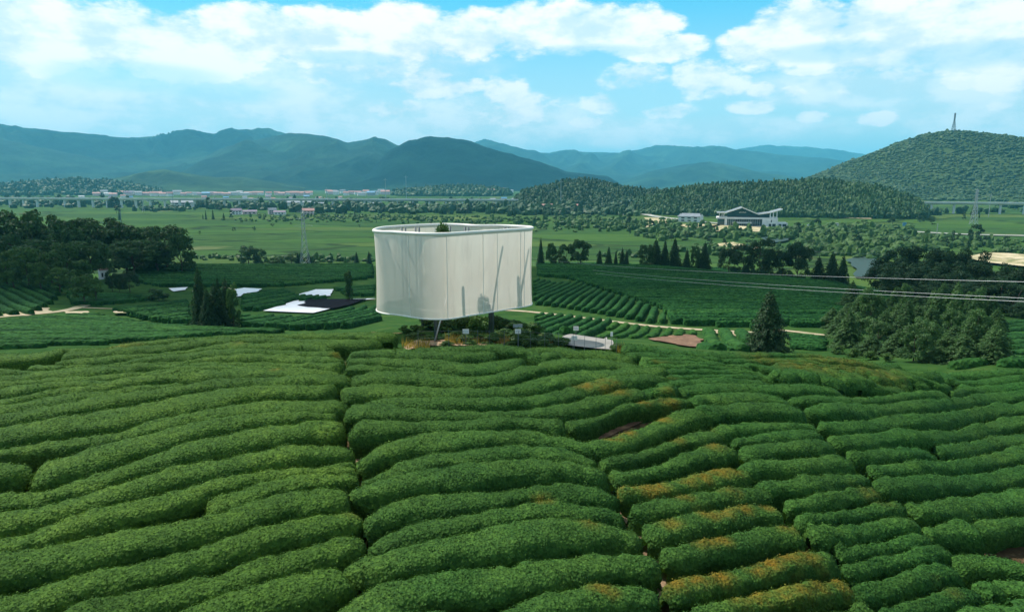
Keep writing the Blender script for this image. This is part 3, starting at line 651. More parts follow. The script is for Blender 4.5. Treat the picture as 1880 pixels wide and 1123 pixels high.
# diagonal hedges above the right block: centre line in picture coordinates, half width in metres
DIAG = [([(1408,688),(1440,694),(1462,702)],.5),([(1436,684),(1475,694),(1500,703)],.5),([(1470,682),(1515,697),(1542,712)],.55),([(1502,684),(1548,699),(1578,714)],.55),
        ([(1536,684),(1578,699),(1600,713)],.5),([(1566,682),(1608,698),(1634,712)],.55),([(1598,682),(1638,696),(1664,708)],.5),([(1630,684),(1668,697),(1690,706)],.5),
        ([(1655,694),(1684,702),(1700,708)],.45)]
RUST = [(1062,708,12,.6),(1072,712,20,.8),(1120,716,30,.7),(1185,733,12,.8),(1232,735,16,.9),(1125,805,14,.9),(1148,795,14,.9),(1218,770,14,.8),(1240,803,12,.6),(1290,780,12,.6),
        (1146,798,12,.9),(1310,820,18,.8),(1150,892,16,1.),(1200,885,24,1.),(1262,876,14,.9),(1288,872,14,.9),(1318,865,14,.9),(1345,862,16,.7),(1250,905,14,.6),(1340,897,10,.6),
        (1228,953,16,.6),(1300,936,14,.8),(1325,933,12,.9),(1360,926,16,.9),(1412,922,16,.7),(1318,985,18,.9),(1290,990,14,.8),(1440,960,22,.6),(1240,1056,10,.9),(1274,1052,12,1.),(1322,1044,20,1.),
        (1385,1028,16,.9),(1415,1024,18,1.),(1448,1012,12,.9),(1480,1008,14,1.),(1450,1032,10,.7),(1395,1082,12,.9),(1360,1090,16,.6),(1445,1076,12,.9),(1470,1066,16,.7),(1538,1058,14,1.),(1500,1060,16,.8),
        (997,913,10,.8),(1080,962,24,.5),(1106,1077,10,.8),(1240,690,8,.5),(620,648,6,.5),(440,632,12,.4),(230,635,25,.35),(510,680,10,.5),(1480,672,40,.5),(1400,656,30,.4),(1560,668,40,.45),(1600,680,26,.5),
        (1740,1070,14,.3),(640,938,10,.3),(1210,660,14,.4),(1190,895,8,.9),(1228,720,8,.6),(1600,900,20,.3),(1095,703,10,.6)]
allT = [('l', i, t) for i, t in enumerate(LEFT)] + [('m', i, t) for i, t in enumerate(MID)] + [('r', i, t) for i, t in enumerate(RIGHT)]
def grow(a):                       # carry the rows on past the picture's side edges
    a = np.array(a, float)
    if a[0, 0] <= -20: sl = np.clip((a[1, 1] - a[0, 1]) / (a[1, 0] - a[0, 0]), -.28, .1); a = np.r_[[[-260, a[0, 1] - sl * 240 * .8]], a]
    if a[-1, 0] >= 1910: sl = np.clip((a[-1, 1] - a[-2, 1]) / (a[-1, 0] - a[-2, 0]), -.12, .12); a = np.r_[a, [[2120, a[-1, 1] + sl * 210 * .6]]]
    return a
ARR = [(b, i, grow(t)) for b, i, t in allT]
def below(me_, x, y):
    best = 1e9
    for b, i, a in ARR:
        if (b, i) == me_ or x < a[0, 0] - 12 or x > a[-1, 0] + 12: continue
        yy = np.interp(x, a[:, 0], a[:, 1])
        if y + 3.5 < yy < best: best = yy
    return best
def on_plane(px, py, off):
    return hit(px, py, off, rmax=48 if px < 1600 else 56)
rust_w = []
for px, py, rad, s_ in RUST:
    p = on_plane(px, py, 0.62); q = on_plane(px + rad, py, 0.62); rust_w.append((p[0], p[1], np.hypot(*(q - p)[:2]), s_))
rust_w = np.array(rust_w)
TONE = {'l': 0.5, 'm': 0.0, 'r': -0.35}
def hedge_mesh(name, C, wd, seed, tone, hmax=0.98):
    """C: centre line (n,2), wd: full widths"""
    seg = np.hypot(*np.diff(C, axis=0).T); s = np.r_[0, np.cumsum(seg)]; Lg = s[-1]
    rr = np.hypot(C[:, 0], C[:, 1]).min()
    st = 0.085 if rr < 15 else 0.12 if rr < 21 else 0.17 if rr < 32 else 0.26
    n = max(8, int(Lg / st)); u = np.linspace(0, Lg, n)
    cx, cy, w = np.interp(u, s, C[:, 0]), np.interp(u, s, C[:, 1]), np.interp(u, s, wd)
    sg = 0.35 / max(u[1] - u[0], 1e-3)
    if n > 20: cx, cy, w = gsmooth(cx, sg), gsmooth(cy, sg), gsmooth(w, sg * 1.5)
    tx, ty = np.gradient(cx), np.gradient(cy); l = np.hypot(tx, ty) + 1e-9; nx, ny = -ty / l, tx / l
    m = 19 if rr < 15 else 15 if rr < 24 else 11
    ph = np.linspace(0, pi, m)
    a = 0.5 * w * 0.9
    endf = np.clip(np.minimum(u, Lg - u) / (0.3 * np.maximum(w, .5)), 0, 1); endf = np.sqrt(1 - (1 - endf) ** 2)
    hh = np.minimum(hmax, 0.42 + 0.33 * w) * (0.6 + 0.4 * endf)
    hh = hh * (1 + 0.07 * vnoise(np.c_[u / 2.3, 0 * u + seed, 0 * u], 2))
    aw = a * (0.4 + 0.6 * endf)
    co = np.sign(np.cos(ph)) * np.abs(np.cos(ph)) ** 0.6; si = np.sin(ph) ** 0.4
    co = co * (0.80 + 0.20 * np.clip(si / 0.62, 0, 1) ** 1.5)
    X = cx[:, None] + nx[:, None] * aw[:, None] * co; Y = cy[:, None] + ny[:, None] * aw[:, None] * co
    G = H(X, Y); Z = G - 0.05 + hh[:, None] * si
    P = np.stack([X, Y, Z], -1)
    Nn = np.cross(np.gradient(P, axis=0), np.gradient(P, axis=1)); Nn /= np.linalg.norm(Nn, axis=-1)[..., None] + 1e-9
    if Nn[..., 2].mean() < 0: Nn = -Nn
    d = 0.06 * fbm(P / 0.9, 7, 2) + 0.034 * vnoise(P / 0.26, 11) + 0.034 * vnoise(P / 0.1, 13)
    low = 1 - si ** 2
    d = d * (1 + 0.8 * low)
    P = P + Nn * d[..., None]
    V = P.reshape(-1, 3); idx = np.arange(n * m).reshape(n, m)
    Fb = np.stack([idx[:-1, :-1], idx[1:, :-1], idx[1:, 1:], idx[:-1, 1:]], -1).reshape(-1, 4)
    # leaves
    q = V[Fb]; e1, e2 = q[:, 1] - q[:, 0], q[:, 3] - q[:, 0]; fn = np.cross(e1, e2); ar = np.linalg.norm(fn, axis=1); cum = np.cumsum(ar)
    ncent = q.mean(1); rd = np.hypot(ncent[:, 0], ncent[:, 1])
    dens = np.clip(1050 * (12.0 / np.maximum(rd, 11)) ** 1.7, 120, 1050); wgt = np.cumsum(ar * dens)
    nl = int(wgt[-1]); R = np.random.default_rng(seed)
    fi = np.searchsorted(wgt, R.random(nl) * wgt[-1]); a_, b_ = R.random(nl), R.random(nl)
    base = q[fi, 0] * ((1 - a_) * (1 - b_))[:, None] + q[fi, 1] * (a_ * (1 - b_))[:, None] + q[fi, 2] * (a_ * b_)[:, None] + q[fi, 3] * ((1 - a_) * b_)[:, None]
    nrm = fn[fi] / (ar[fi][:, None] + 1e-9); nrm *= np.sign(nrm @ np.array([0, 0, 1.0]) + 1e-3)[:, None] if False else 1
    cen = C.mean(0)
    flip = np.sign((nrm * Nn.reshape(-1, 3)[Fb[fi, 0]]).sum(1)); nrm *= flip[:, None]
    size = 0.0195 * (np.maximum(rd[fi], 12) / 12.0) ** 0.6 * R.uniform(0.65, 1.35, nl)
    ln = nrm + R.normal(0, 0.26, (nl, 3)); ln /= np.linalg.norm(ln, axis=1)[:, None]
    t = np.cross(ln, R.normal(0, 1, (nl, 3))); t /= np.linalg.norm(t, axis=1)[:, None] + 1e-9; b = np.cross(ln, t)
    c = base + nrm * (R.uniform(-0.01, 0.035, nl) * (size / 0.0195))[:, None]
    LV = np.stack([c - t * size[:, None], c + b * (size * 0.5)[:, None], c + t * size[:, None], c - b * (size * 0.5)[:, None]], 1).reshape(-1, 3)
    LF = np.arange(nl * 4).reshape(-1, 4) + len(V)
    AV = np.r_[V, LV]
    rust = np.zeros(len(AV))
    bb0, bb1 = AV[:, :2].min(0) - 3, AV[:, :2].max(0) + 3
    for wx, wy, wr, ws in rust_w:
        if wx < bb0[0] or wx > bb1[0] or wy < bb0[1] or wy > bb1[1]: continue
        rust = np.maximum(rust, ws * np.clip(1.5 - np.hypot(AV[:, 0] - wx, AV[:, 1] - wy) / max(wr, .25), 0, 1))
    topness = np.r_[np.broadcast_to(si ** 2, (n, m)).ravel(), np.repeat(np.clip(nrm[:, 2], 0, 1), 4)]
    tn = tone + 0.25 * vnoise(AV / 4.0, 77) + 0.2 * vnoise(AV / 1.1, 78)
    sm = np.r_[np.ones(len(Fb), bool), np.zeros(len(LF), bool)]
    return mesh_np(name, AV, np.r_[Fb, LF], M['hedge'], sm, {'rust': np.clip(rust * 0.75, 0, 1) * topness, 'tone': tn})
ORD = ['first', 'second', 'third', 'fourth', 'fifth', 'sixth', 'seventh', 'eighth', 'ninth', 'tenth', 'eleventh', 'twelfth', 'thirteenth', 'fourteenth', 'fifteenth', 'sixteenth', 'seventeenth', 'eighteenth', 'nineteenth',
       'twentieth', 'twenty-first', 'twenty-second', 'twenty-third', 'twenty-fourth', 'twenty-fifth', 'twenty-sixth', 'twenty-seventh', 'twenty-eighth', 'twenty-ninth', 'thirtieth', 'thirty-first', 'thirty-second', 'thirty-third',
       'thirty-fourth', 'thirty-fifth', 'thirty-sixth', 'thirty-seventh', 'thirty-eighth', 'thirty-ninth', 'fortieth', 'forty-first', 'forty-second', 'forty-third', 'forty-fourth', 'forty-fifth', 'forty-sixth', 'forty-seventh', 'forty-eighth']
for _t in ('forty', 'fifty', 'sixty', 'seventy'):
    if _t != 'forty': ORD.append({'fifty': 'fiftieth', 'sixty': 'sixtieth', 'seventy': 'seventieth'}[_t])
    ORD += [_t + '-' + q for q in (ORD[:9] if _t != 'forty' else ORD[8:9])]
BLK = {'l': 'left', 'm': 'middle', 'r': 'right'}
built = []
for b, i, a in ARR:
    x0, x1 = a[0, 0], a[-1, 0]; n = max(8, int((x1 - x0) / 9)); xs = np.linspace(x0, x1, n)
    yt = gsmooth(np.interp(xs, a[:, 0], a[:, 1]), 1.0)
    A_, B_, last = [], [], None
    low = LOWER.get((b, i))
    for x, y in zip(xs, yt):
        P = on_plane(x, y, 0.6)
        if low: yb = np.interp(x, [p[0] for p in low], [p[1] for p in low]); yb = max(yb, y + 4)
        else: yb = below((b, i), x, y)
        if yb > 1e8: Q = None
        else:
            Q = on_plane(x, yb, 0.6)
            dd = np.hypot(*(P - Q)[:2])
            if dd > 2.6: Q = P + (Q - P) * (2.6 / dd)
        A_.append(P); B_.append(Q)
    A_ = np.array(A_)[:, :2]; tg = np.gradient(A_, axis=0); tg /= np.linalg.norm(tg, axis=1)[:, None] + 1e-9
    rad = -A_ / np.linalg.norm(A_, axis=1)[:, None]
    ws, cs = [], []
    for P, Q, t_, rd_ in zip(A_, B_, tg, rad):
        if Q is None: v = rd_ * 1.9
        else: v = Q[:2] - P
        w = abs(t_[0] * v[1] - t_[1] * v[0]); ws.append(w); cs.append(P + v * 0.46)
    ws = np.array(ws); cs = np.array(cs)
    med = np.median(ws); ws = np.clip(ws, max(0.45, med * 0.55), min(2.6, med * 1.5)); ws = gsmooth(ws, 1.5) if n > 12 else ws
    ym = float(np.mean(a[:, 1])); far_ = ym < 702
    if far_: ws = np.minimum(ws, 1.15 if b == 'r' else 1.5)
    if ym > 790 and (b == 'r' or a[0, 0] > 1080): cs = cs[1:-1] if len(cs) > 12 else cs; ws = ws[1:-1] if len(ws) > 12 else ws
    me = hedge_mesh('tea_hedge', cs, ws, 100 + len(built), TONE[b], 0.62 if far_ and b == 'r' else 0.72 if far_ else 0.8)
    o = link('tea_hedge', me); built.append((b, i, o, a))
# labels: by block, counted from the bottom edge of the picture upwards
for b in 'lmr':
    L_ = sorted([q for q in built if q[0] == b], key=lambda q: -float(np.mean(q[3][:, 1])))
    for k, (_, i, o, a) in enumerate(L_):
        ln = min(a[-1, 0], 1880) - max(a[0, 0], 0)
        size = 'long' if ln > 450 else 'short' if ln < 90 else 'rounded'
        tag(o, f"{size} clipped tea hedge, {ORD[k]} from the bottom edge in the {BLK[b]} block", 'tea hedge', 'clipped tea hedges on the near hill')
for k, (pts, hw) in enumerate(DIAG):
    C = np.array([on_plane(x, y, 0.5)[:2] for x, y in pts]); u = np.linspace(0, len(C) - 1, 9)
    C = np.c_[np.interp(u, range(len(C)), C[:, 0]), np.interp(u, range(len(C)), C[:, 1])]
    o = link('tea_hedge', hedge_mesh('tea_hedge', C, np.full(9, hw * 2.3), 500 + k, -0.3))
    tag(o, f"short slanting bright green tea hedge, {ORD[k]} from the left above the long right rows", 'tea hedge', 'clipped tea hedges on the near hill')
# ================================================================== the drum pavilion
ZT, ZB = 27.8, 24.12
front = [(686, 424.5), (700, 427), (725, 428), (750, 429.5), (780, 431), (820, 431), (860, 428.5), (900, 426), (940, 423.5), (965, 422), (977, 420.5)]
back = [(974, 418.5), (950, 416.8), (915, 415.6), (875, 415.8), (850, 414.2), (815, 413.2), (775, 414.6), (735, 416.8), (700, 419.6)]
def at_z(px, py, z):
    x, y, dz = ray(px, py); t = (z - CAMZ) / dz; return np.array([x * t, y * t])
ring = np.array([at_z(x, y, ZT) for x, y in front + back])
def closed_spline(P, n):
    m = len(P); out = []
    for i in range(m):
        p0, p1, p2, p3 = P[i - 1], P[i], P[(i + 1) % m], P[(i + 2) % m]
        for t in np.linspace(0, 1, 24, endpoint=False):
            out.append(0.5 * ((2 * p1) + (-p0 + p2) * t + (2 * p0 - 5 * p1 + 4 * p2 - p3) * t * t + (-p0 + 3 * p1 - 3 * p2 + p3) * t ** 3))
    out = np.array(out); d = np.r_[0, np.cumsum(np.hypot(*np.diff(np.r_[out, out[:1]], axis=0).T))]
    u = np.linspace(0, d[-1], n, endpoint=False); o2 = np.r_[out, out[:1]]
    q = np.c_[np.interp(u, d, o2[:, 0]), np.interp(u, d, o2[:, 1])]
    for _ in range(6): q = (np.roll(q, 1, 0) + 2 * q + np.roll(q, -1, 0)) / 4
    return q
RING = closed_spline(ring, 260); DC = RING.mean(0)
drum = empty('drum_pavilion', (DC[0], DC[1], float(H(*DC))))
tag(drum, 'large curved pavilion of white translucent mesh raised on dark steel legs', 'pavilion')
O3 = np.array([DC[0], DC[1], float(H(*DC))])
def rel(P): return np.asarray(P, float) - O3
def inset(k):  # move ring inwards by k metres
    t = np.roll(RING, -1, 0) - np.roll(RING, 1, 0); t /= np.linalg.norm(t, axis=1)[:, None]; n_ = np.c_[-t[:, 1], t[:, 0]]
    if (n_ * (DC - RING)).sum() < 0: n_ = -n_
    return RING + n_ * k
zs = np.linspace(ZB, ZT, 40); V = []
for z in zs:
    q = inset(0.05 * sin((z - ZB) / (ZT - ZB) * pi)); V.append(np.c_[q, np.full(len(q), z)])
V = np.array(V); n_ = len(RING); ii = np.arange(40 * n_).reshape(40, n_)
Fq = np.stack([ii[:-1], np.roll(ii[:-1], -1, 1), np.roll(ii[1:], -1, 1), ii[1:]], -1).reshape(-1, 4)
link('mesh_wall', mesh_np('mesh_wall', rel(V.reshape(-1, 3)), Fq, M['fabric'], True), drum)
def ringtube(name, z, r, k=0.0, m='white', flat=1.0):
    q = inset(k); b = MB(); b.tube(rel(np.c_[q, np.full(len(q), z)]), r, 8, closed=True); return b.build(name, M[m], drum, True)
ringtube('top_rim', ZT + 0.03, 0.075); ringtube('bottom_rim', ZB, 0.035)
ringtube('inner_hoop', ZB + 0.28, 0.03, 0.45)
def ring_at_px(px, frontside=True):
    h = [(abs(940 + F * p[0] / (p[1] * cos(PITCH) + (CAMZ - 26) * sin(PITCH)) - px), i) for i, p in enumerate(RING) if (p[1] < DC[1]) == frontside]
    return min(h)[1]
for k, px in enumerate([752, 821, 887, 912, 955, 963]):
    i = ring_at_px(px); p = inset(-0.015)[i]; b = MB(); b.tube(rel([(p[0], p[1], z) for z in np.linspace(ZB, ZT, 8)]), 0.016, 5); b.build('seam', M['white'], drum)
for px in (722, 768, 800, 860, 925):
    i = ring_at_px(px, False); p = inset(0.02)[i]; b = MB(); b.tube(rel([(p[0], p[1], z) for z in np.linspace(ZB, ZT, 8)]), 0.018, 5); b.build('seam', M['white'], drum)
# steel frame: raking columns inside the mesh and legs to the ground
IN = inset(0.32)
def col(p, q, r, name='column', m='steel'):
    b = MB(); b.bar(rel(p), rel(q), r, 8); return b.build(name, M[m], drum, True)
def gz(x, y): return float(H(x, y))
for px in (735, 762, 830, 866, 935):            # back columns seen over the rim
    p = IN[ring_at_px(px, False)]
    for s_ in (-.09, .09): col((p[0] + s_, p[1], ZB - 0.1), (p[0] + s_, p[1], ZT - 0.02), 0.045)
def leg_at(px, r, rad=0.085, topz=ZT - 0.2):
    x, y = xy(px, r, 600); return col((x, y, gz(x, y) - 0.1), (x, y, topz), rad, 'leg')
leg_at(776, 34.2, 0.075); leg_at(800, 31.6, 0.085); leg_at(857, 35.0, 0.07); leg_at(904, 33.6, 0.085); leg_at(899, 33.9, 0.06)
def rake(pxa, ra, za, pxb, rb, zb, rad=0.05, name='brace', m='steel'):
    xa, ya = xy(pxa, ra, 600); xb, yb = xy(pxb, rb, 450); col((xa, ya, za if za else gz(xa, ya) - .1), (xb, yb, zb), rad, name, m)
rake(796, 30.8, None, 820, 31.5, ZT - 2.9, 0.035, 'brace', 'galv'); rake(868, 34.5, None, 838, 34.0, ZT - 2.5, 0.035)
rake(868, 31.9, ZB - 0.0, 910, 32.2, ZT - 0.2, 0.055); rake(898, 33.0, ZB, 952, 33.5, ZT - 0.2, 0.065)
rake(957, 33.6, ZT - 0.2, 968, 33.8, ZB + 0.2, 0.05); rake(745, 32.0, ZT - 0.4, 792, 32.0, ZB + 0.3, 0.045); rake(712, 33.2, ZT - 0.4, 760, 33.0, ZB + 0.4, 0.045)
b = MB()
for a_, c_ in (((905, 32.6), (960, 34.0)), ((885, 32.2), (915, 36.2)), ((860, 35.6), (905, 32.8)), ((800, 31.5), (857, 35))):
    p = xy(*a_); q = xy(*c_); b.bar(rel((p[0], p[1], ZB + 0.1)), rel((q[0], q[1], ZB + 0.1)), 0.025, 5)
b.build('floor_frame', M['white'], drum)

# ================================================================== trees: prototypes
def leaf_quads(c, nrm, size, R, jit=0.5, aspect=0.6):
    n = len(c); ln = nrm + R.normal(0, jit, (n, 3)); ln /= np.linalg.norm(ln, axis=1)[:, None] + 1e-9
    t = np.cross(ln, R.normal(0, 1, (n, 3))); t /= np.linalg.norm(t, axis=1)[:, None] + 1e-9; b = np.cross(ln, t)
    s = size if isinstance(size, np.ndarray) else np.full(n, size)
    v = np.stack([c - t * s[:, None], c + b * (s * aspect)[:, None], c + t * s[:, None], c - b * (s * aspect)[:, None]], 1).reshape(-1, 3)
    return v, np.arange(n * 4).reshape(-1, 4)
def join(parts):
    V, Fs, n = [], [], 0
    for v, f in parts: V.append(v); Fs.append(f + n); n += len(v)
    return np.concatenate(V), np.concatenate(Fs)
def sph(n, R):
    v = R.normal(0, 1, (n, 3)); return v / np.linalg.norm(v, axis=1)[:, None]
def broad_crown(seed, nblob=26, leaves=5200, low=0.18, shape=1.0, leaf=0.024):
    R = np.random.default_rng(seed); parts = []
    cs = []
    for k in range(nblob):
        th = R.uniform(0, 2 * pi); h = R.uniform(0, 1) ** 0.8; rr = (0.38 * math.sqrt(max(0, 1 - (h * 1.05 - 0.42) ** 2 * 1.7))) ** shape * R.uniform(0.45, 1.0)
        cs.append((rr * cos(th), rr * sin(th), low + 0.12 + h * (0.80 - low), R.uniform(0.085, 0.17)))
    for cx, cy, cz, r in cs:
        n = int(leaves / nblob * (r / 0.125) ** 2); d = sph(n, R); d[:, 2] = np.where(d[:, 2] < -0.35, -d[:, 2], d[:, 2])
        rad = r * R.uniform(0.72, 1.08, n) * (1 + 0.25 * vnoise(d * 2.4 + seed, k))
        c = np.array([cx, cy, cz]) + d * rad[:, None] * np.array([1, 1, 0.8])
        parts.append(leaf_quads(c, d + [0, 0, 0.35], leaf * R.uniform(0.6, 1.35, n), R, 0.5))
    return join(parts)
def fir_crown(seed, leaves=6000, layers=17, low=0.06, lean=0.0, width=1.0, ragged=0.3, leaf=0.018):
    R = np.random.default_rng(seed); parts = []; 
    for L_ in range(layers):
        h = low + (1 - low) * (L_ / layers) ** 0.95; rmax = 0.5 * width * (1 - (h - low) / (1 - low)) ** 0.8 + 0.03
        nb = max(4, int(15 * rmax / 0.5) + 3); a0 = R.uniform(0, 6)
        for b_ in range(nb):
            a = a0 + b_ * 2 * pi / nb + R.uniform(-.25, .25); ln = rmax * R.uniform(1 - ragged, 1.1)
            n = int(leaves / (layers * 9) * (ln / 0.3) ** 0.9) + 6; t = R.uniform(0.12, 1, n) ** 0.75
            x = ln * t; dr = -0.16 * x - 0.05 * t ** 2 + 0.05 * np.maximum(0, t - 0.75)
            w = 0.05 * (1.15 - t) + 0.012
            c = np.c_[x * cos(a) + R.normal(0, 1, n) * w * sin(a), x * sin(a) - R.normal(0, 1, n) * w * cos(a), h + dr + R.uniform(-.6, .6, n) * (1 / layers) * 0.45]
            parts.append(leaf_quads(c, np.c_[np.full(n, cos(a) * .5), np.full(n, sin(a) * .5), np.full(n, .8)], leaf * R.uniform(0.6, 1.4, n), R, 0.45, 0.5))
    n = 60; c = np.c_[R.normal(0, .012, n), R.normal(0, .012, n), R.uniform(0.93, 1.02, n)]; parts.append(leaf_quads(c, sph(n, R), 0.014, R))
    return join(parts)
def clump_crown(seed, leaves=1800, blobs=9, leaf=0.05):
    R = np.random.default_rng(seed); parts = []
    for k in range(blobs):
        th = R.uniform(0, 6.28); rr = R.uniform(0, .34); r = R.uniform(.13, .22); n = int(leaves / blobs)
        d = sph(n, R); d[:, 2] = np.abs(d[:, 2]) * np.where(R.random(n) < .8, 1, -1)
        c = np.array([rr * cos(th), rr * sin(th), R.uniform(.2, .78)]) + d * r * R.uniform(.7, 1.1, n)[:, None]
        parts.append(leaf_quads(c, d, leaf * R.uniform(.6, 1.3, n), R, .55))
    return join(parts)
def trunk_mesh(seed, top=0.75, r=0.022, limbs=5):
    R = np.random.default_rng(seed); b = MB(); P = [(R.normal(0, .008) * k, R.normal(0, .008) * k, top * k / 5) for k in range(6)]; P[0] = (0, 0, -0.03)
    b.tube(P, [r * 1.25, r, r * .85, r * .65, r * .45, r * .2], 7)
    for k in range(limbs):
        z = R.uniform(0.2, 0.55); a = R.uniform(0, 6.28); l = R.uniform(.15, .3)
        b.tube([(0, 0, z), (l * .5 * cos(a), l * .5 * sin(a), z + l * .45), (l * cos(a), l * sin(a), z + l * .8)], [r * .5, r * .35, r * .12], 5)
    return b.mesh('trunk', M['bark'], True)
PROTO = {}
def proto(kind, crowns, m, top=0.7, r=0.022, limbs=5):
    PROTO[kind] = [(mesh_np(kind + '_crown', v, f, M[m]), trunk_mesh(70 + i, top, r, limbs)) for i, (v, f) in enumerate(crowns)]
proto('broadleaf_tree', [broad_crown(s, 34, 7000, 0.0, .9, .024) for s in (1, 2, 3, 4)], 'broad')
proto('loose_tree', [broad_crown(s, 22, 3600, 0.08, 1.0, 0.028) for s in (11, 12, 13)], 'bush', r=.026)
proto('fir_tree', [fir_crown(s, 9500, 18, 0.02, 0, 1.15, .28, .02) for s in (21, 22, 23)], 'fir', .95, .016, 0)
proto('columnar_fir', [fir_crown(s, 8000, 19, 0.0, 0, 1.25, .35, .022) for s in (31, 32)], 'fir', .95, .02, 0)
proto('cedar_tree', [broad_crown(s, 34, 6500, 0.02, 0.85, 0.02) for s in (41, 42, 43)], 'fir', .8, .02, 4)
proto('bushy_fir', [broad_crown(s, 34, 6000, 0.0, 0.8, 0.024) for s in (45, 46)], 'young', .8, .02, 3)
proto('young_fir', [fir_crown(s, 8000, 19, 0.0, 0, 1.25, .35, .022) for s in (33, 34)], 'young', .95, .02, 0)
proto('shrub', [clump_crown(s) for s in (51, 52, 53)], 'bush', .4, .02, 4)
proto('dark_shrub', [clump_crown(s) for s in (54, 55)], 'broad', .4, .02, 4)
# small far trees: crown and trunk in one mesh
FAR = {}
def far_mesh(name, vf, m, trunk=True):
    v, f = vf; b = MB(); b.tube([(0, 0, -.03), (0, 0, .5)], [.03, .015], 5); tv = np.concatenate(b.v); tf = [x for x in b.f4]
    tf = np.concatenate(tf); V_ = np.r_[v, tv]; F_ = np.r_[f, tf + len(v)]
    return mesh_np(name, V_, F_, [M[m], M['bark']], False, None, np.r_[np.zeros(len(f)), np.ones(len(tf))])
FAR['round'] = [far_mesh('far_tree', broad_crown(s, 12, 700, .05, 1, .055), 'forest') for s in (61, 62, 63)]
FAR['fir'] = [far_mesh('far_fir', fir_crown(s, 900, 9, .02, 0, .9, .3, .045), 'fir') for s in (64, 65)]
FAR['poplar'] = [far_mesh('far_poplar', broad_crown(s, 16, 700, .02, 1.4, .05), 'forest') for s in (66, 67)]
TR = np.random.default_rng(5)
def plant(kind, p, h, w, name=None, label=None, cat='tree', group=None, var=None, rz=None):
    P_ = PROTO[kind]; i = int(TR.integers(len(P_))) if var is None else var % len(P_)
    t = empty(name or kind, (p[0], p[1], p[2] - 0.05), TR.uniform(0, 6.28) if rz is None else rz); t.scale = (w, w, h)
    c, k = P_[i]
    link('crown' if 'shrub' not in kind else 'foliage', c, t); link('trunk' if 'shrub' not in kind else 'stem', k, t)
    tag(t, label, cat, group); return t
def size_at(px, py_top, r, wpx):
    """height and width in metres so that something standing at range r reaches picture row py_top"""
    x, y = xy(px, r, py_top); z0 = float(H(x, y)); zt = CAMZ - r * slope(px, py_top)
    dep = y * cos(PITCH) + (CAMZ - z0) * sin(PITCH)
    return np.array([x, y, z0]), zt - z0, wpx / F * dep
def tree(kind, px, top, wpx, base=None, r=None, **k):
    if r is None: q = hit(px, base); r = float(np.hypot(q[0], q[1]))
    p, h, w = size_at(px, top, r, wpx); w *= 1.3 if kind in ('fir_tree', 'columnar_fir', 'young_fir') else 1.0; return plant(kind, p, max(h, .3), w, **k)
def ordn(k): return ORD[k] if k < len(ORD) else f'{k+1}th'
# ---- left grove: dark trees on the left, far side of the small hill
gl = [(-40,392,110,190),(25,384,120,175),(75,392,90,180),(130,400,110,160),(180,398,110,165),(225,410,100,160),(262,418,80,165),(300,412,95,158),(328,424,50,150),
      (-10,430,90,150),(60,438,90,140),(110,445,95,142),(160,440,80,140),(240,440,90,150),(285,440,80,152)]
for k, (px, top, w, r) in enumerate(gl):
    tree('broadleaf_tree', px, top, w, r=r, name='broadleaf_tree', label=f'dark bushy broadleaf tree, {ordn(k)} in the dense grove at the left edge', group='trees of the left grove')
gl2 = [(5,462,60,128),(45,455,62,124),(88,462,56,128),(120,448,60,130),(20,480,45,122),(70,482,46,120),(105,492,44,118),(145,478,50,126),(-25,470,60,124),(135,500,36,116)]
for k, (px, top, w, r) in enumerate(gl2):
    tree('loose_tree', px, top, w, r=r, name='pale_tree', label=f'paler olive green tree, {ordn(k)} along the front of the left grove', group='paler trees in front of the left grove')
for k, (px, top, w, base) in enumerate([(150,505,50,560),(172,503,30,556)]):
    tree('loose_tree', px, top, w, base, name='small_tree', label=['thin spreading tree with a visible forked trunk beside the left track', 'small bright green round tree behind the forked one'][k])
for k, (px, top, w, base) in enumerate([(203,494,26,535),(216,502,20,536),(235,496,34,537)]):
    tree('cedar_tree', px, top, w, base, name='cedar_tree', label=f'dark cedar, {ordn(k)} from the left of the three below the utility pole', group='three cedars below the pole')
for k, (px, top, w, base) in enumerate([(362,492,34,602),(378,522,30,604),(392,520,40,603),(412,503,32,600),(424,520,26,602),(398,500,18,600)]):
    tree(['columnar_fir', 'fir_tree', 'columnar_fir', 'columnar_fir', 'bushy_fir', 'fir_tree'][k], px, top + 6 * (k % 2), w, base, name='fir_tree', label=f'very dark fir, {ordn(k)} in the tight clump on the left slope', group='dark fir clump on the left slope')
for k, (px, top, w, base, kd) in enumerate([(455,450,40,489,'broadleaf_tree'),(476,455,24,488,'broadleaf_tree'),(290,528,40,552,'dark_shrub'),(512,470,24,487,'loose_tree'),(534,466,26,485,'loose_tree'),(546,463,9,484,'fir_tree'),(566,462,10,484,'fir_tree'),(654,462,9,484,'fir_tree'),(677,461,9,484,'fir_tree'),(500,478,20,488,'loose_tree'),(640,490,22,552,'dark_shrub')]):
    tree(kd, px, top, w, base, name='tree' if 'shrub' not in kd else 'bush', label=['round dark tree standing alone on the hill edge','smaller dark tree beside the lone round one','low dark bush on the slope below the grove','small pale tree left of the lattice pylon','bushy pale tree touching the pylon on its left','slim young fir just left of the pylon foot','slim young fir just right of the pylon foot','slim young fir near the left side of the pavilion','slim young fir nearest the left side of the pavilion','low pale tree second left of the pylon','dark bush beside the white film plots left of the pavilion'][k], cat='tree' if 'shrub' not in kd else 'bush')
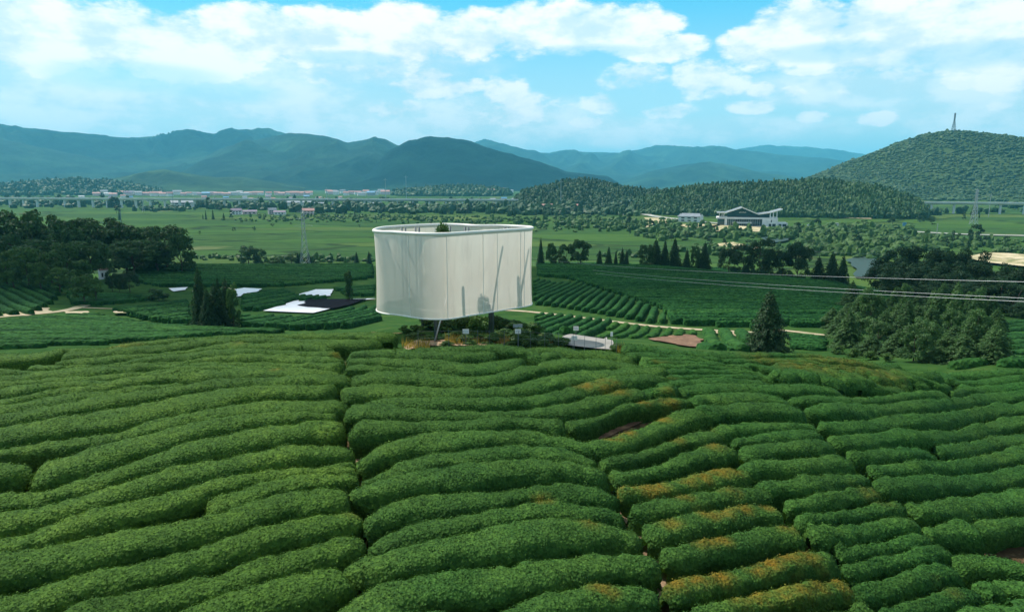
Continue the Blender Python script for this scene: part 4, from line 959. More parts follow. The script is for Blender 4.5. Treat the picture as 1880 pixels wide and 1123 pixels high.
# ---- tree line behind the right-hand hill
rl = [(993,437,14,'columnar_fir'),(1013,445,24,'broadleaf_tree'),(1040,446,36,'broadleaf_tree'),(1066,440,44,'broadleaf_tree'),(1101,458,13,'fir_tree'),(1118,452,15,'fir_tree'),(1131,460,9,'fir_tree'),(1143,454,12,'fir_tree'),(1151,457,10,'fir_tree'),
      (1188,448,36,'broadleaf_tree'),(1205,438,30,'columnar_fir'),(1222,440,18,'columnar_fir'),(1240,436,26,'columnar_fir'),(1262,456,18,'fir_tree'),(1278,452,20,'broadleaf_tree'),(1295,444,26,'columnar_fir'),
      (1340,452,40,'cedar_tree'),(1368,448,44,'cedar_tree'),(1398,438,54,'cedar_tree'),(1440,452,44,'cedar_tree'),(1468,444,56,'cedar_tree'),(1505,470,30,'columnar_fir'),(1530,462,34,'columnar_fir'),(1550,468,26,'columnar_fir')]
for k, (px, top, w, kd) in enumerate(rl):
    tree(kd, px, top, w, r=152 if px < 1200 else 156 if px < 1320 else 150, name={'columnar_fir':'fir_tree'}.get(kd, kd), label=f'dark tree, {ordn(k)} from the left in the line behind the far tea slope', group='tree line behind the far tea slope')
# ---- big dark trees at the right edge and the cluster in front of them
rb = [(1640,462,60,128),(1668,452,60,130),(1700,458,60,128),(1732,462,60,126),(1765,456,54,128),(1795,462,50,126),(1830,484,50,120),(1862,490,60,118),(1895,480,60,118),(1655,490,60,112),(1710,492,60,112),(1760,495,60,112),(1810,505,60,108),(1690,520,46,108),
      (1622,480,44,126),(1650,476,60,120),(1685,478,64,118),(1720,482,64,118),(1750,480,60,118),(1785,484,60,118),(1840,510,60,106),(1875,520,60,104),(1735,515,56,106),(1780,520,56,104),(1860,545,50,100),(1885,555,50,98)]
for k, (px, top, w, r) in enumerate(rb):
    tree('cedar_tree', px, top, w * 1.3, r=r, name='cedar_tree', label=f'tall dark cedar, {ordn(k)} in the grove under the power lines at the right', group='dark cedars at the right edge')
rc = []; CR = np.random.default_rng(9)
for r, top, x0, x1, st in ((92, 536, 1560, 1830, 34), (82, 546, 1552, 1840, 34), (73, 562, 1536, 1850, 37), (65, 578, 1545, 1850, 40), (57, 594, 1570, 1850, 44), (51, 610, 1600, 1850, 48), (46.5, 626, 1680, 1845, 50)):
    for px in np.arange(x0, x1, st): rc.append((px + CR.uniform(-9, 9), top + CR.uniform(-34, 12), st * 1.15, r + CR.uniform(-1.5, 1.5)))
for k, (px, top, w, r) in enumerate(rc):
    kd = ['young_fir', 'young_fir', 'young_fir', 'bushy_fir'][k % 4]
    tree(kd, px, top, w, r=r, name='young_fir', label=f"bushy young fir, {ORD[k % 48]} {'at the back' if k < 24 else 'at the front'} of the thick right-hand cluster" if k < 48 else 'bushy young fir in the lowest front row of the thick cluster on the right', group='thick cluster of young firs on the right')
tree('fir_tree', 1415, 531, 66, 646, name='fir_tree', label='tall pointed fir standing alone behind the near hill, right of centre', var=0)
tree('dark_shrub', 1388, 612, 36, 640, name='bush', label='dark bush at the left foot of the lone pointed fir', cat='bush')
tree('shrub', 1540, 632, 30, 650, name='bush', label='olive bush at the left foot of the young fir cluster', cat='bush')
for k, (px, top, w, base) in enumerate([(1570,636,30,656),(1600,640,34,660),(1630,645,30,664),(1752,700,26,712),(1775,696,24,708)]):
    tree('shrub', px, top, w, base, name='bush', label=f'loose bright green bush, {ordn(k)} from the left along the foot of the fir cluster', cat='bush', group='bright bushes below the firs')
# ---- trees inside and under the drum
p, h, w = size_at(807, 407, 33.2, 46); plant('broadleaf_tree', p, h, 1.9, 'broadleaf_tree', 'slim green tree growing up through the pavilion, its tip above the rim', var=2)
for k, (px, top, w, r) in enumerate([(745,604,24,33.5),(765,600,30,33),(785,612,26,31.5),(812,592,38,33.5),(830,608,40,31.5),(848,615,30,30.8),(876,580,44,33),(880,606,40,31),(905,604,40,31.2),(925,600,44,32),(944,596,38,32),(955,606,34,30.6),(972,600,40,31.5),(985,612,40,30.2),(1003,606,44,31),(1018,615,34,30.2),(1034,612,30,30.8),(1135,622,26,31),(1122,628,20,30.2),(790,588,50,34.5),(822,586,50,34.8),(850,584,44,34.2),(900,584,50,34.5),(925,588,50,34.6),(950,592,46,34.0),(978,596,44,33.4),(760,606,34,32),(842,602,40,31.6),(862,604,40,31),(895,610,36,30.4),(965,612,34,30),(1000,614,36,30),(862,622,28,30.2),(820,622,30,30.0),(935,622,26,29.9)]):
    dk = px in (985, 1003, 1018)
    tree('dark_shrub' if dk else 'shrub', px, top - (8 if r > 32 else -3), w * 1.2, r=r, name='bush', label=f"{'dark' if dk else 'leafy green'} bush, {ordn(k)} among the planting under and beside the pavilion", cat='bush', group='bushes round the pavilion')
# ================================================================== tea rows of the middle distance
ROWQ = np.random.default_rng(8)
def strip(C, w, h, seed, step=0.3, tone=0.0):
    seg = np.hypot(*np.diff(C, axis=0).T); s = np.r_[0, np.cumsum(seg)]; n = max(4, int(s[-1] / step)); u = np.linspace(0, s[-1], n)
    cx, cy = np.interp(u, s, C[:, 0]), np.interp(u, s, C[:, 1]); tx, ty = np.gradient(cx), np.gradient(cy); l = np.hypot(tx, ty) + 1e-9
    nx, ny = -ty / l, tx / l; ph = np.linspace(0, pi, 6); ww = w * (1 + .14 * vnoise(np.c_[u * .5, 0 * u + seed, 0 * u], 4)); ww[0] *= .5; ww[-1] *= .5
    co, si = np.sign(np.cos(ph)) * np.abs(np.cos(ph)) ** .8, np.sin(ph) ** .65
    X = cx[:, None] + nx[:, None] * co * ww[:, None] / 2; Y = cy[:, None] + ny[:, None] * co * ww[:, None] / 2
    P = np.stack([X, Y, H(X, Y) - .03 + h * si * np.ones_like(X)], -1); P = P + 0.06 * np.stack([vnoise(P / .55, 2), vnoise(P / .55, 3), vnoise(P / .5, 4)], -1)
    idx = np.arange(n * 6).reshape(n, 6); f = np.stack([idx[:-1, :-1], idx[1:, :-1], idx[1:, 1:], idx[:-1, 1:]], -1).reshape(-1, 4)
    e = [(idx[0, 0], idx[0, 1], idx[0, 4], idx[0, 5]), (idx[0, 1], idx[0, 2], idx[0, 3], idx[0, 4]), (idx[-1, 5], idx[-1, 4], idx[-1, 1], idx[-1, 0]), (idx[-1, 4], idx[-1, 3], idx[-1, 2], idx[-1, 1])]
    return P.reshape(-1, 3), np.r_[f, np.array(e)]
def inside(poly, x, y):
    r = np.zeros(np.shape(x), bool); j = len(poly) - 1
    for i in range(len(poly)):
        xi, yi = poly[i]; xj, yj = poly[j]
        c = ((yi > y) != (yj > y)) & (x < (xj - xi) * (y - yi) / (yj - yi + 1e-12) + xi); r ^= c; j = i
    return r
STUFF = []; INDIV = []
def plot(poly, a, b, sp, wfrac=.8, h=.55, tone=0., indiv=None, wav=.25, brk=.02):
    W_ = np.array([hit(*q)[:2] for q in poly]); A, B = hit(*a)[:2], hit(*b)[:2]
    d = (B - A) / np.linalg.norm(B - A); nrm = np.array([-d[1], d[0]]); o = W_.mean(0); sN = (W_ - o) @ nrm; sD = (W_ - o) @ d
    ph = ROWQ.uniform(0, 99)
    for k, v in enumerate(np.arange(sN.min() + sp * .5, sN.max(), sp)):
        t = np.arange(sD.min() - 2, sD.max() + 2, .4)
        off = v + wav * sp * vnoise(np.c_[t / 9, 0 * t + ph, 0 * t + v / 14], 6) * 1.6
        P = o + t[:, None] * d + off[:, None] * nrm; ins = inside(W_, P[:, 0], P[:, 1]) & (ROWQ.random(len(t)) > brk * .1)
        run = []
        for q, ok in zip(np.r_[P, [[0, 0]]], np.r_[ins, [False]]):
            if ok: run.append(q)
            else:
                if len(run) > 4: (INDIV if indiv else STUFF).append((np.array(run), sp * wfrac * ROWQ.uniform(.92, 1.05), h * ROWQ.uniform(.9, 1.1), tone, indiv))
                run = []
# right-hand far slope
plot([(980,514),(1020,522),(1060,520),(1100,536),(1150,550),(1210,572),(1222,596),(1190,594),(1100,578),(1030,566),(980,560)], (1010,560), (1070,525), 1.1, .7, .6, -.05, 'slanting tea row on the far slope above the dirt track')
plot([(982,578),(1000,580),(1120,592),(1090,622),(1040,618),(985,604)], (1010,610), (1060,585), 1.05, .7, .55, -.05, 'slanting tea row between the dirt track and the white slab')
plot([(1125,594),(1270,608),(1280,616),(1220,620),(1150,622),(1096,622)], (1130,620), (1170,600), 1.05, .72, .3, .9, 'pale yellow-green tea row above the red earth bank')
plot([(1284,607),(1372,612),(1378,640),(1300,642),(1290,630)], (1300,612), (1328,640), 1.35, .84, .5, .1, 'tea row running downhill left of the lone fir')
plot([(1448,616),(1520,622),(1522,646),(1440,642)], (1450,628), (1520,632), 0.75, .66, .4, -.1, 'narrow level tea row right of the lone fir')
plot([(1105,534),(1040,512),(985,508),(985,484),(1100,485),(1200,488),(1330,494),(1500,514),(1620,536),(1650,560),(1560,560),(1530,600),(1490,606),(1440,598),(1400,604),(1230,597),(1215,570),(1150,548)], (1150,520), (1400,522), 1.25, .68, .7, -.1, None, .4)
# left slopes
plot([(-80,595),(0,593),(130,580),(180,580),(320,600),(440,608),(560,610),(400,616),(330,622),(180,634),(0,643),(-80,646)], (0,612), (320,612), 1.3, .86, .4, .3, None, .3)
plot([(-80,504),(60,506),(115,528),(100,556),(60,578),(-80,580)], (0,534), (70,568), 1.4, .68, .65, .1, None)
plot([(120,538),(240,545),(300,550),(180,562),(130,560)], (150,548), (280,552), 1.6, .78, .6, .1, None)
plot([(176,573),(300,562),(345,554),(352,592),(330,598),(200,572)], (190,570), (330,556), 1.3, .68, .65, -.1, None)
plot([(232,492),(350,486),(500,487),(686,489),(688,512),(600,520),(520,527),(410,528),(300,528),(240,518)], (300,505), (600,512), 1.4, .7, .7, -.1, None, .5)
plot([(440,586),(482,585),(560,588),(655,569),(690,565),(700,590),(640,604),(540,608),(446,604)], (460,600), (560,582), 1.3, .68, .65, -.1, None)
plot([(446,546),(520,534),(545,546),(620,550),(540,556),(485,572),(442,572)], (460,560), (540,545), 1.3, .68, .65, -.1, None)
plot([(610,532),(690,525),(690,544),(640,546)], (620,538), (690,532), 1.8, .76, .6, -.1, None)
plot([(1830,600),(1890,590),(1960,600),(1960,668),(1850,668)], (1840,640), (1900,634), 1.9, .8, .6, .2, None)
plot([(1740,676),(1900,662),(1960,668),(1960,676),(1760,684)], (1760,680), (1900,668), 1.4, .8, .5, .3, None)
cnt = {}
for C, w, h, tone, lab in INDIV:
    k = cnt[lab] = cnt.get(lab, 0) + 1
    v, f = strip(C, w, h, k, .3); o = link('tea_row', mesh_np('tea_row', v, f, M['rows'], True, {'tone': np.full(len(v), tone + .1 * (k % 3 - 1))}))
    tag(o, lab.replace('tea row', f'tea row ({ORD[min(k - 1, 47)]})'), 'tea hedge', lab + 's')
V_, F_, T_, n = [], [], [], 0
for k, (C, w, h, tone, lab) in enumerate(STUFF):
    v, f = strip(C, w, h, k, .42); V_.append(v); F_.append(f + n); n += len(v); T_.append(np.full(len(v), tone) + .25 * vnoise(v / 14, 41))
o = link('tea_rows', mesh_np('tea_rows', np.concatenate(V_), np.concatenate(F_), M['rows'], True, {'tone': np.concatenate(T_)}))
tag(o, 'long parallel tea rows covering the slopes of the middle distance', 'tea rows', kind='stuff')
# ================================================================== tracks, soil, plastic sheets
def ribbon(name, pts, w, m, off=0.06, kind='structure', step=1.0, label=None, cat=None):
    P = np.array([hit(*q)[:2] for q in pts]); s = np.r_[0, np.cumsum(np.hypot(*np.diff(P, axis=0).T))]; n = max(6, int(s[-1] / step)); u = np.linspace(0, s[-1], n)
    x, y = np.interp(u, s, P[:, 0]), np.interp(u, s, P[:, 1])
    if n > 14: x, y = gsmooth(x, 2), gsmooth(y, 2)
    tx, ty = np.gradient(x), np.gradient(y); l = np.hypot(tx, ty) + 1e-9; nx, ny = -ty / l, tx / l; ww = w * (1 + .18 * vnoise(np.c_[u / 4, 0 * u, 0 * u], 3))
    V = []
    for a in np.linspace(-.5, .5, 5): xx, yy = x + nx * a * ww, y + ny * a * ww; V.append(np.c_[xx, yy, H(xx, yy) + off])
    V = np.array(V).transpose(1, 0, 2); i = np.arange(n * 5).reshape(n, 5)
    o = link(name, mesh_np(name, V.reshape(-1, 3), np.stack([i[:-1, :-1], i[1:, :-1], i[1:, 1:], i[:-1, 1:]], -1).reshape(-1, 4), M[m], True)); tag(o, label, cat, kind=kind); return o
def sheet(name, poly, m, off=.07, n=26, rag=.0, kind='structure', label=None, cat=None, zfix=None):
    """a thin patch lying on the ground, filled from its outline"""
    P = np.array([hit(*q)[:2] if zfix is None else at_z(q[0], q[1], zfix) for q in poly]); c = P.mean(0); Q = []
    for i in range(len(P)):
        a, b = P[i], P[(i + 1) % len(P)]; m_ = max(3, int(np.hypot(*(b - a)) / .6))
        for t in np.linspace(0, 1, m_, endpoint=False): Q.append(a + (b - a) * t)
    Q = np.array(Q)
    if rag: wl = max(1.3, 5 * rag); Q = Q + rag * np.c_[vnoise(np.c_[Q / wl, 0 * Q[:, 0]], 3), vnoise(np.c_[Q / wl, 0 * Q[:, 0]], 4)]
    V = [np.r_[c, 0]]; k = int(max(8, np.hypot(*(P - c).T).max() / 1.8))
    for j in range(1, k + 1):
        for q in Q: V.append(np.r_[c + (q - c) * j / k, 0])
    V = np.array(V); V[:, 2] = H(V[:, 0], V[:, 1]) + off if zfix is None else zfix; m_ = len(Q); F3 = [(0, 1 + i, 1 + (i + 1) % m_) for i in range(m_)]; F4 = []
    for j in range(k - 1):
        for i in range(m_): a = 1 + j * m_; F4.append((a + i, a + m_ + i, a + m_ + (i + 1) % m_, a + (i + 1) % m_))
    o = link(name, mesh_np(name, V, [np.array(F3), np.array(F4)], M[m], True)); tag(o, label, cat, kind=kind); return o
ribbon('path', [(930,570),(980,573),(1060,583),(1150,594),(1230,602),(1300,607),(1390,611)], 1.1, 'dirt')
ribbon('path', [(1390,611),(1440,607),(1480,612),(1530,618)], 1.3, 'dirt')
sheet('soil', [(1284,606),(1380,612),(1372,622),(1366,618),(1340,616),(1300,611)], 'dirt', .05, rag=.3)
ribbon('path', [(-120,590),(0,582),(60,578),(100,574),(135,568),(150,562),(175,556)], 1.1, 'dirt')
ribbon('path', [(150,565),(230,568),(300,566),(340,562)], .8, 'dirt')
ribbon('path', [(405,526),(430,532),(500,542),(545,547),(600,550),(690,550)], .8, 'dirt')
sheet('soil', [(0,582),(20,570),(60,562),(90,565),(100,573),(50,580)], 'dirt', .04, rag=.4)
for q in ([(118,636 - 60),(160,576),(162,581),(120,580)], [(210,576),(230,575),(232,580),(214,580)], [(618,580),(650,577),(652,586),(620,586)], [(315,569),(330,567),(335,574),(318,574)]):
    sheet('soil', q, 'dirt', .34, rag=.3)
sheet('soil', [(1190,624),(1230,619),(1262,616),(1284,618),(1290,630),(1296,641),(1270,639),(1225,632)], 'redsoil', .12, rag=.4)
sheet('soil', [(738,641),(752,632),(764,626),(772,626),(770,634),(760,641),(745,645)], 'soil', .05, rag=.15)
sheet('soil', [(770,628),(800,626),(930,622),(935,634),(900,636),(830,637),(780,636)], 'soil', .05, rag=.2)
sheet('soil', [(1150,664),(1180,663),(1180,672),(1152,672)], 'sand', .05, rag=.1)
sheet('concrete_slab', [(1032,622),(1114,621),(1128,646),(1085,643),(1036,637)], 'concrete', .12, label='pale tapering concrete slab behind the wire fence right of the pavilion', cat='slab', kind=None)
sheet('plastic_sheet', [(483,573),(545,553),(690,550),(660,554),(575,577)], 'film', .2, kind=None, label='large white plastic film spread over a plot, left of the pavilion', cat='plastic sheet')
sheet('plastic_sheet', [(550,563),(574,551),(676,552),(612,570),(592,567),(570,566)], 'blackfilm', .26, rag=.5, kind=None, label='black plastic film lying on the large white one', cat='plastic sheet')
sheet('plastic_sheet', [(542,544),(580,533),(612,533),(606,545),(575,547)], 'film', .2, rag=.1, kind=None, label='smaller white film plot behind the large one', cat='plastic sheet')
sheet('plastic_sheet', [(432,533),(448,530),(482,532),(462,542),(434,547)], 'film', .2, rag=.2, kind=None, label='white film plot just right of the dark fir clump', cat='plastic sheet')
sheet('plastic_sheet', [(310,531),(345,529),(340,534),(318,537)], 'film', .2, rag=.1, kind=None, label='narrow white film strip left of the dark fir clump', cat='plastic sheet')
for k, pts in enumerate(([(1118,870),(1138,912),(1158,945),(1182,985),(1207,1030),(1222,1062),(1226,1105)], [(655,822),(660,850),(667,905),(669,940),(672,975),(660,1010)], [(1335,792),(1357,822),(1362,850)], [(1396,862),(1438,905),(1452,925),(1484,972),(1500,990)], [(1600,860),(1630,892),(1668,925),(1700,958),(1722,985),(1748,1010)])):
    ribbon('path', pts, (.5 if k == 0 else .26), 'soil', .05, step=.25)
sheet('soil', [(1085,812),(1110,796),(1150,776),(1205,752),(1255,744),(1200,768),(1160,784),(1120,802)], 'redsoil', .05, rag=.1)
# plain: tracks, road, pond, sand
ribbon('road', [(940,386),(985,388),(1060,390),(1130,393),(1200,398),(1260,404),(1330,412),(1420,419),(1550,421),(1640,424),(1700,428),(1780,432),(1880,434),(2000,436)], 6.0, 'road', .5, step=4)
ribbon('path', [(1530,399),(1600,402)], 3, 'dirt', .4, step=4)
ribbon('path', [(1330,430),(1370,420)], 3, 'sand', .4, step=3)
sheet('sand', [(1770,470),(1800,462),(1850,464),(1900,468),(1910,490),(1850,484),(1800,480)], 'sand', zfix=2.8, rag=6)
sheet('sand', [(1300,448),(1340,444),(1390,452),(1400,458),(1340,456)], 'sand', zfix=2.8, rag=3)
sheet('sand', [(1240,412),(1290,410),(1318,412),(1316,418),(1260,418)], 'sand', zfix=2.8, rag=2)
sheet('yard', [(1280,416),(1318,412),(1440,420),(1430,426),(1310,424)], 'sand', zfix=2.8, rag=2)
sheet('dry_grass_strip', [(1180,420),(1230,406),(1240,400),(1180,398)], 'sand', zfix=2.8, rag=3)
sheet('pond', [(1548,478),(1600,470),(1622,484),(1618,506),(1575,506)], 'water', zfix=2.7, rag=3)
sheet('pond', [(1400,436),(1440,432),(1452,440),(1420,446)], 'water', zfix=2.7, rag=2)
# ================================================================== woods, scrub and hedgerows of the plain (too many to count)
import bmesh
def ico(sub):
    b = bmesh.new(); bmesh.ops.create_icosphere(b, subdivisions=sub, radius=1.0); b.verts.ensure_lookup_table()
    v = np.array([q.co[:] for q in b.verts]); f = np.array([[q.index for q in p.verts] for p in b.faces]); b.free(); return v, f
IV, IF = ico(2)
TPL = []
for s_ in range(8):
    d = 1 + 0.42 * vnoise(IV * 1.7 + s_ * 3.1, s_) + 0.22 * vnoise(IV * 4.3 + s_, s_ + 40)
    v = IV * d[:, None]; v[:, 2] = v[:, 2] * (1.0 if s_ < 5 else 1.5) + 0.6; v[:, :2] *= 1.0 if s_ < 5 else 0.7
    TPL.append(v)
def scatter(name, P, w, h, m, label, cat, seed=1):
    R = np.random.default_rng(seed); n = len(P); t = R.integers(0, 8, n); a = R.uniform(0, 6.28, n); T = np.array(TPL)[t]
    ca, sa = np.cos(a)[:, None], np.sin(a)[:, None]
    x = (T[:, :, 0] * ca - T[:, :, 1] * sa) * (w / 2)[:, None] + P[:, 0:1]; y = (T[:, :, 0] * sa + T[:, :, 1] * ca) * (w / 2)[:, None] + P[:, 1:2]
    z = T[:, :, 2] * (h / 2)[:, None] + P[:, 2:3]
    V = np.stack([x, y, z], -1).reshape(-1, 3); Fc = (IF[None] + (np.arange(n) * len(IV))[:, None, None]).reshape(-1, 3)
    o = link(name, mesh_np(name, V, Fc, M[m], False)); tag(o, label, cat, kind='stuff'); return o
SR = np.random.default_rng(3)
def hillpts(i, n, lo, hi, minz=4.5):
    D, wf, wb, a, z = HDAT[i]; az = SR.uniform(a[0], a[-1], n); r = D + SR.uniform(-wf * lo, wb * hi, n)
    x, y = r * np.sin(np.radians(az)), r * np.cos(np.radians(az)); zz = H(x, y); k = zz > minz
    return np.c_[x, y, zz][k]
P = hillpts(1, 22000, 1.0, .3); scatter('forest', P, SR.uniform(2.4, 5, len(P)), SR.uniform(3, 6.5, len(P)), 'forest', 'dense wood on the low ridge behind the large white building', 'forest', 1)
P = hillpts(0, 11000, 1.0, .3); scatter('forest', P, SR.uniform(3, 6, len(P)), SR.uniform(3.5, 7, len(P)), 'forest', 'dense wood on the small rounded hill right of the viaduct', 'forest', 2)
P = hillpts(2, 26000, 1.0, .2, 6); nz_ = fbm(P / 70, 8, 3) > -.12; P = P[nz_ | (SR.random(len(P)) < .5)]
scatter('scrub', P, SR.uniform(3, 8, len(P)) * (1 + .5 * (fbm(P / 40, 18, 2) > .2)), SR.uniform(1.2, 2.8, len(P)) * (1 + .6 * (fbm(P / 40, 18, 2) > .2)), 'scrub', 'scrub and low trees covering the big hill under the radio mast', 'scrub', 3)
P = np.r_[hillpts(3, 3500, 1., .3), hillpts(4, 3000, 1., .3)]; scatter('forest', P, SR.uniform(6, 11, len(P)), SR.uniform(6, 11, len(P)), 'forest', 'woods on the low rises behind the village', 'forest', 4)
def pxscatter(areas):
    out, w = [], []
    for px, py, rx, ry, n, s0, s1 in areas:
        for _ in range(n):
            a, b = SR.normal(0, .5, 2); a, b = max(-1, min(1, a)), max(-1, min(1, b))
            q = hit(px + a * rx, py + b * ry); out.append(q); w.append(SR.uniform(s0, s1))
    return np.array(out), np.array(w)
P, w = pxscatter([(840, 388, 300, 5, 240, 5, 10), (640, 384, 120, 4, 90, 5, 9), (1060, 392, 120, 5, 90, 4, 8), (430, 382, 90, 4, 60, 5, 10), (120, 376, 160, 6, 110, 5, 10), (60, 372, 100, 4, 60, 6, 11), (300, 386, 60, 3, 30, 4, 7),
                  (900, 380, 200, 3, 60, 5, 9), (1110, 386, 60, 4, 40, 4, 7), (1700, 390, 180, 4, 40, 4, 8), (1660, 396, 80, 4, 46, 4, 8), (1880, 380, 60, 6, 30, 5, 9), (560, 372, 320, 3, 80, 5, 9), (1000, 376, 120, 3, 40, 5, 8)])
scatter('tree_belt', P, w, w * SR.uniform(.7, 1.15, len(w)), 'forest', 'belts of trees across the plain in front of the viaduct', 'trees', 5)
P, w = pxscatter([(1180, 415, 120, 10, 170, 2.5, 5), (1060, 408, 110, 9, 110, 2.5, 5), (1260, 432, 90, 10, 110, 2.5, 5), (1480, 432, 140, 10, 230, 2.5, 5.5), (1600, 446, 130, 12, 260, 2.5, 5), (1560, 424, 110, 6, 110, 3, 6), (1700, 450, 90, 14, 170, 2.5, 5),
                  (1500, 460, 120, 10, 120, 2, 4), (1330, 462, 80, 8, 60, 2, 4), (1620, 470, 50, 8, 60, 2, 4), (760, 402, 260, 6, 190, 1.5, 3.5), (540, 404, 130, 4, 60, 1.5, 3), (560, 478, 120, 5, 60, 1.5, 3), (880, 408, 140, 5, 70, 1.5, 3), (1160, 470, 60, 6, 30, 1.5, 3),
                  (620, 398, 160, 4, 90, 1.5, 3), (1820, 448, 90, 8, 60, 2, 4), (1010, 420, 60, 6, 20, 1.5, 3), (400, 474, 80, 5, 30, 1.2, 2.4), (1850, 462, 40, 4, 20, 2, 3)])
scatter('scrub', P, w, w * SR.uniform(.6, 1.0, len(w)), 'bush', 'bright scrub and overgrown bushes across the plain', 'scrub', 6)
# single trees of the plain
ft = [('round',210,362,30,386),('round',213,378,22,392),('fir',218,386,10,404),('round',187,358,16,372),('round',366,368,16,384),('round',382,362,16,384),('round',402,374,26,386),('fir',377,385,7,403),('fir',390,384,10,403),('fir',372,392,5,402),('fir',410,390,9,402),('round',425,386,16,402),
      ('round',537,370,14,385),('round',513,370,12,382),('round',652,388,9,400),('round',660,412,9,417),('round',466,415,9,425),('round',428,417,14,424),('round',366,424,8,430),('round',500,410,12,416),('round',535,408,10,412),('round',1000,380,14,396),('round',1155,392,18,420),('poplar',1156,412,10,432),('round',1100,414,9,426),
      ('round',1068,417,14,424),('round',1196,405,22,424),('round',1234,420,24,442),('round',1262,424,20,440),('round',1306,432,26,452),('round',1335,400,22,408),('poplar',1828,376,7,390),('round',1770,388,14,404),('round',1785,390,12,404),('poplar',1800,384,8,402),('round',1795,412,40,446),('poplar',1782,420,20,460),('round',1755,424,26,450),
      ('round',1850,434,22,448),('round',1812,434,20,452),('round',1420,420,22,432),('round',1462,408,30,432),('round',1500,402,28,422),('round',1448,414,26,430),('round',1590,404,34,420),('round',1560,412,24,424),('round',1640,398,30,412),('round',1690,396,26,408),('round',1712,404,18,414),
      ('round',1530,424,30,446),('round',1572,430,36,452),('round',1620,436,34,456),('round',1660,430,30,450),('round',1700,432,30,452),('round',1490,440,26,458),('round',1735,436,26,456),('poplar',1500,428,12,446),('round',1375,440,22,456),('round',1330,436,18,452),('round',640,372,14,386),('round',600,376,14,390),('round',705,378,20,392),('round',860,376,18,392),
      ('round',905,374,20,390),('round',940,376,16,392),('round',760,374,18,390),('round',1100,380,14,392),('round',330,376,10,386),('round',560,378,12,388),('round',1028,384,14,394)]
for k, (kd, px, top, w, base) in enumerate(ft):
    me = FAR[kd][k % len(FAR[kd])]; q = hit(px, base); r = float(np.hypot(q[0], q[1])); p, h, ww = size_at(px, top, r, w)
    t = link({'round': 'far_tree', 'fir': 'far_fir', 'poplar': 'far_poplar'}[kd], me, None, (p[0], p[1], p[2] - .1)); t.scale = (ww * .75, ww * .75, h); t.rotation_euler = (0, 0, k * 1.3)
    tag(t, f"{ {'round': 'rounded green', 'fir': 'pointed dark', 'poplar': 'slim upright'}[kd]} tree out on the plain, {('' if k < 48 else 'further ')}{ORD[k % 48]} of those standing apart", 'tree', 'single trees out on the plain')
# ================================================================== the large white building
u = 0.335
q = hit(1316, 415); bx, by = q[0], q[1]; r0 = float(np.hypot(bx, by)); th = -atan2(*xy(1375, 1)) 
BL = empty('large_building', (bx, by, float(H(bx, by)) - .1), th + radians(4)); tag(BL, 'large white modern building with gabled upswept roof and dark glass front', 'building')
def part(name, m, boxes, parent=BL, extra=None):
    b = MB()
    for x0, x1, z0, z1, y0, y1 in boxes: b.box(((x0 + x1) / 2 * u, (y0 + y1) / 2 * u, (z0 + z1) / 2 * u), ((x1 - x0) * u, (y1 - y0) * u, (z1 - z0) * u))
    return b.build(name, M[m], parent)
part('glazed_core', 'glass', [(1, 83, -2, 15, 1, 40)]); part('upper_core', 'glass', [(19, 97, 18, 24.2, 7, 38)])
part('floor_band', 'wall', [(-1, 84, 14.6, 17.8, -2, 41)]); part('balcony', 'wall', [(29, 64, 6.2, 8.8, -3, 1.2)]); part('pier', 'wall', [(14, 18.5, 0, 18.6, -2.6, 3)])
part('end_block', 'wall', [(83, 111, -2, 17.5, -3, 41)]); part('side_wing', 'wall', [(111, 129, -2, 8.2, -1, 36)])
for x0, x1, z0, z1 in ((95, 99.6, 1, 6.2), (101.5, 107.5, 1, 6.2), (98.4, 100.2, 9, 13.6)): part('window', 'dark', [(x0, x1, z0, z1, -3.15, -2.8)])
for x0, x1 in ((113, 118), (120, 127)): part('window', 'dark', [(x0, x1, 1.4, 6, -1.15, -.8)])
for x in np.arange(21, 82, 4.1):
    if 14 < x < 19: continue
    part('mullion', 'galv', [(x, x + .5, 0, 14.6, .75, 1.02)])
for z0, z1, x0, x1 in ((9.5, 13.2, 33, 60), (1, 4.8, 34, 62), (9, 14, 65, 82), (0.6, 6, 65, 82), (18.6, 20.8, 34, 80)):
    part('window_row', 'dark', [(a, a + 3.4, z0, z1, (.8 if z0 < 18 else 6.8), (1.1 if z0 < 18 else 7.1)) for a in np.arange(x0, x1 - 3, 4.1)])
for x in (3, 8, 11.5): part('column', 'wall', [(x, x + 1.3, 17.8, 27, -1, .5)])
for x, t_ in ((96, 28), (101.5, 29.5), (108, 31)): part('column', 'wall', [(x, x + 1.7, 15, t_, -2, 0)])
line = [(-1, 27), (16, 27.2), (45, 37.3), (75, 24.8), (97, 28), (118, 34.6)]
b = MB(); b2 = MB()
for (x0, z0), (x1, z1) in zip(line[:-1], line[1:]):
    P8 = np.array([(x0, -5, z0 - 1.6), (x1, -5, z1 - 1.6), (x1, -5, z1 + .2), (x0, -5, z0 + .2), (x0, -3, z0 - 1.6), (x1, -3, z1 - 1.6), (x1, -3, z1 + .2), (x0, -3, z0 + .2)]) * u
    b.add(P8, [(0, 1, 2, 3), (5, 4, 7, 6), (3, 2, 6, 7), (1, 0, 4, 5), (0, 3, 7, 4), (2, 1, 5, 6)])
    P8 = np.array([(x0, -3, z0 - 1.0), (x1, -3, z1 - 1.0), (x1, -3, z1), (x0, -3, z0), (x0, 42, z0 - 1.0), (x1, 42, z1 - 1.0), (x1, 42, z1), (x0, 42, z0)]) * u
    b2.add(P8, [(0, 1, 2, 3), (5, 4, 7, 6), (3, 2, 6, 7), (1, 0, 4, 5), (0, 3, 7, 4), (2, 1, 5, 6)])
b.build('roof_fascia', M['white'], BL); b2.build('roof', M['roof_grey'], BL)
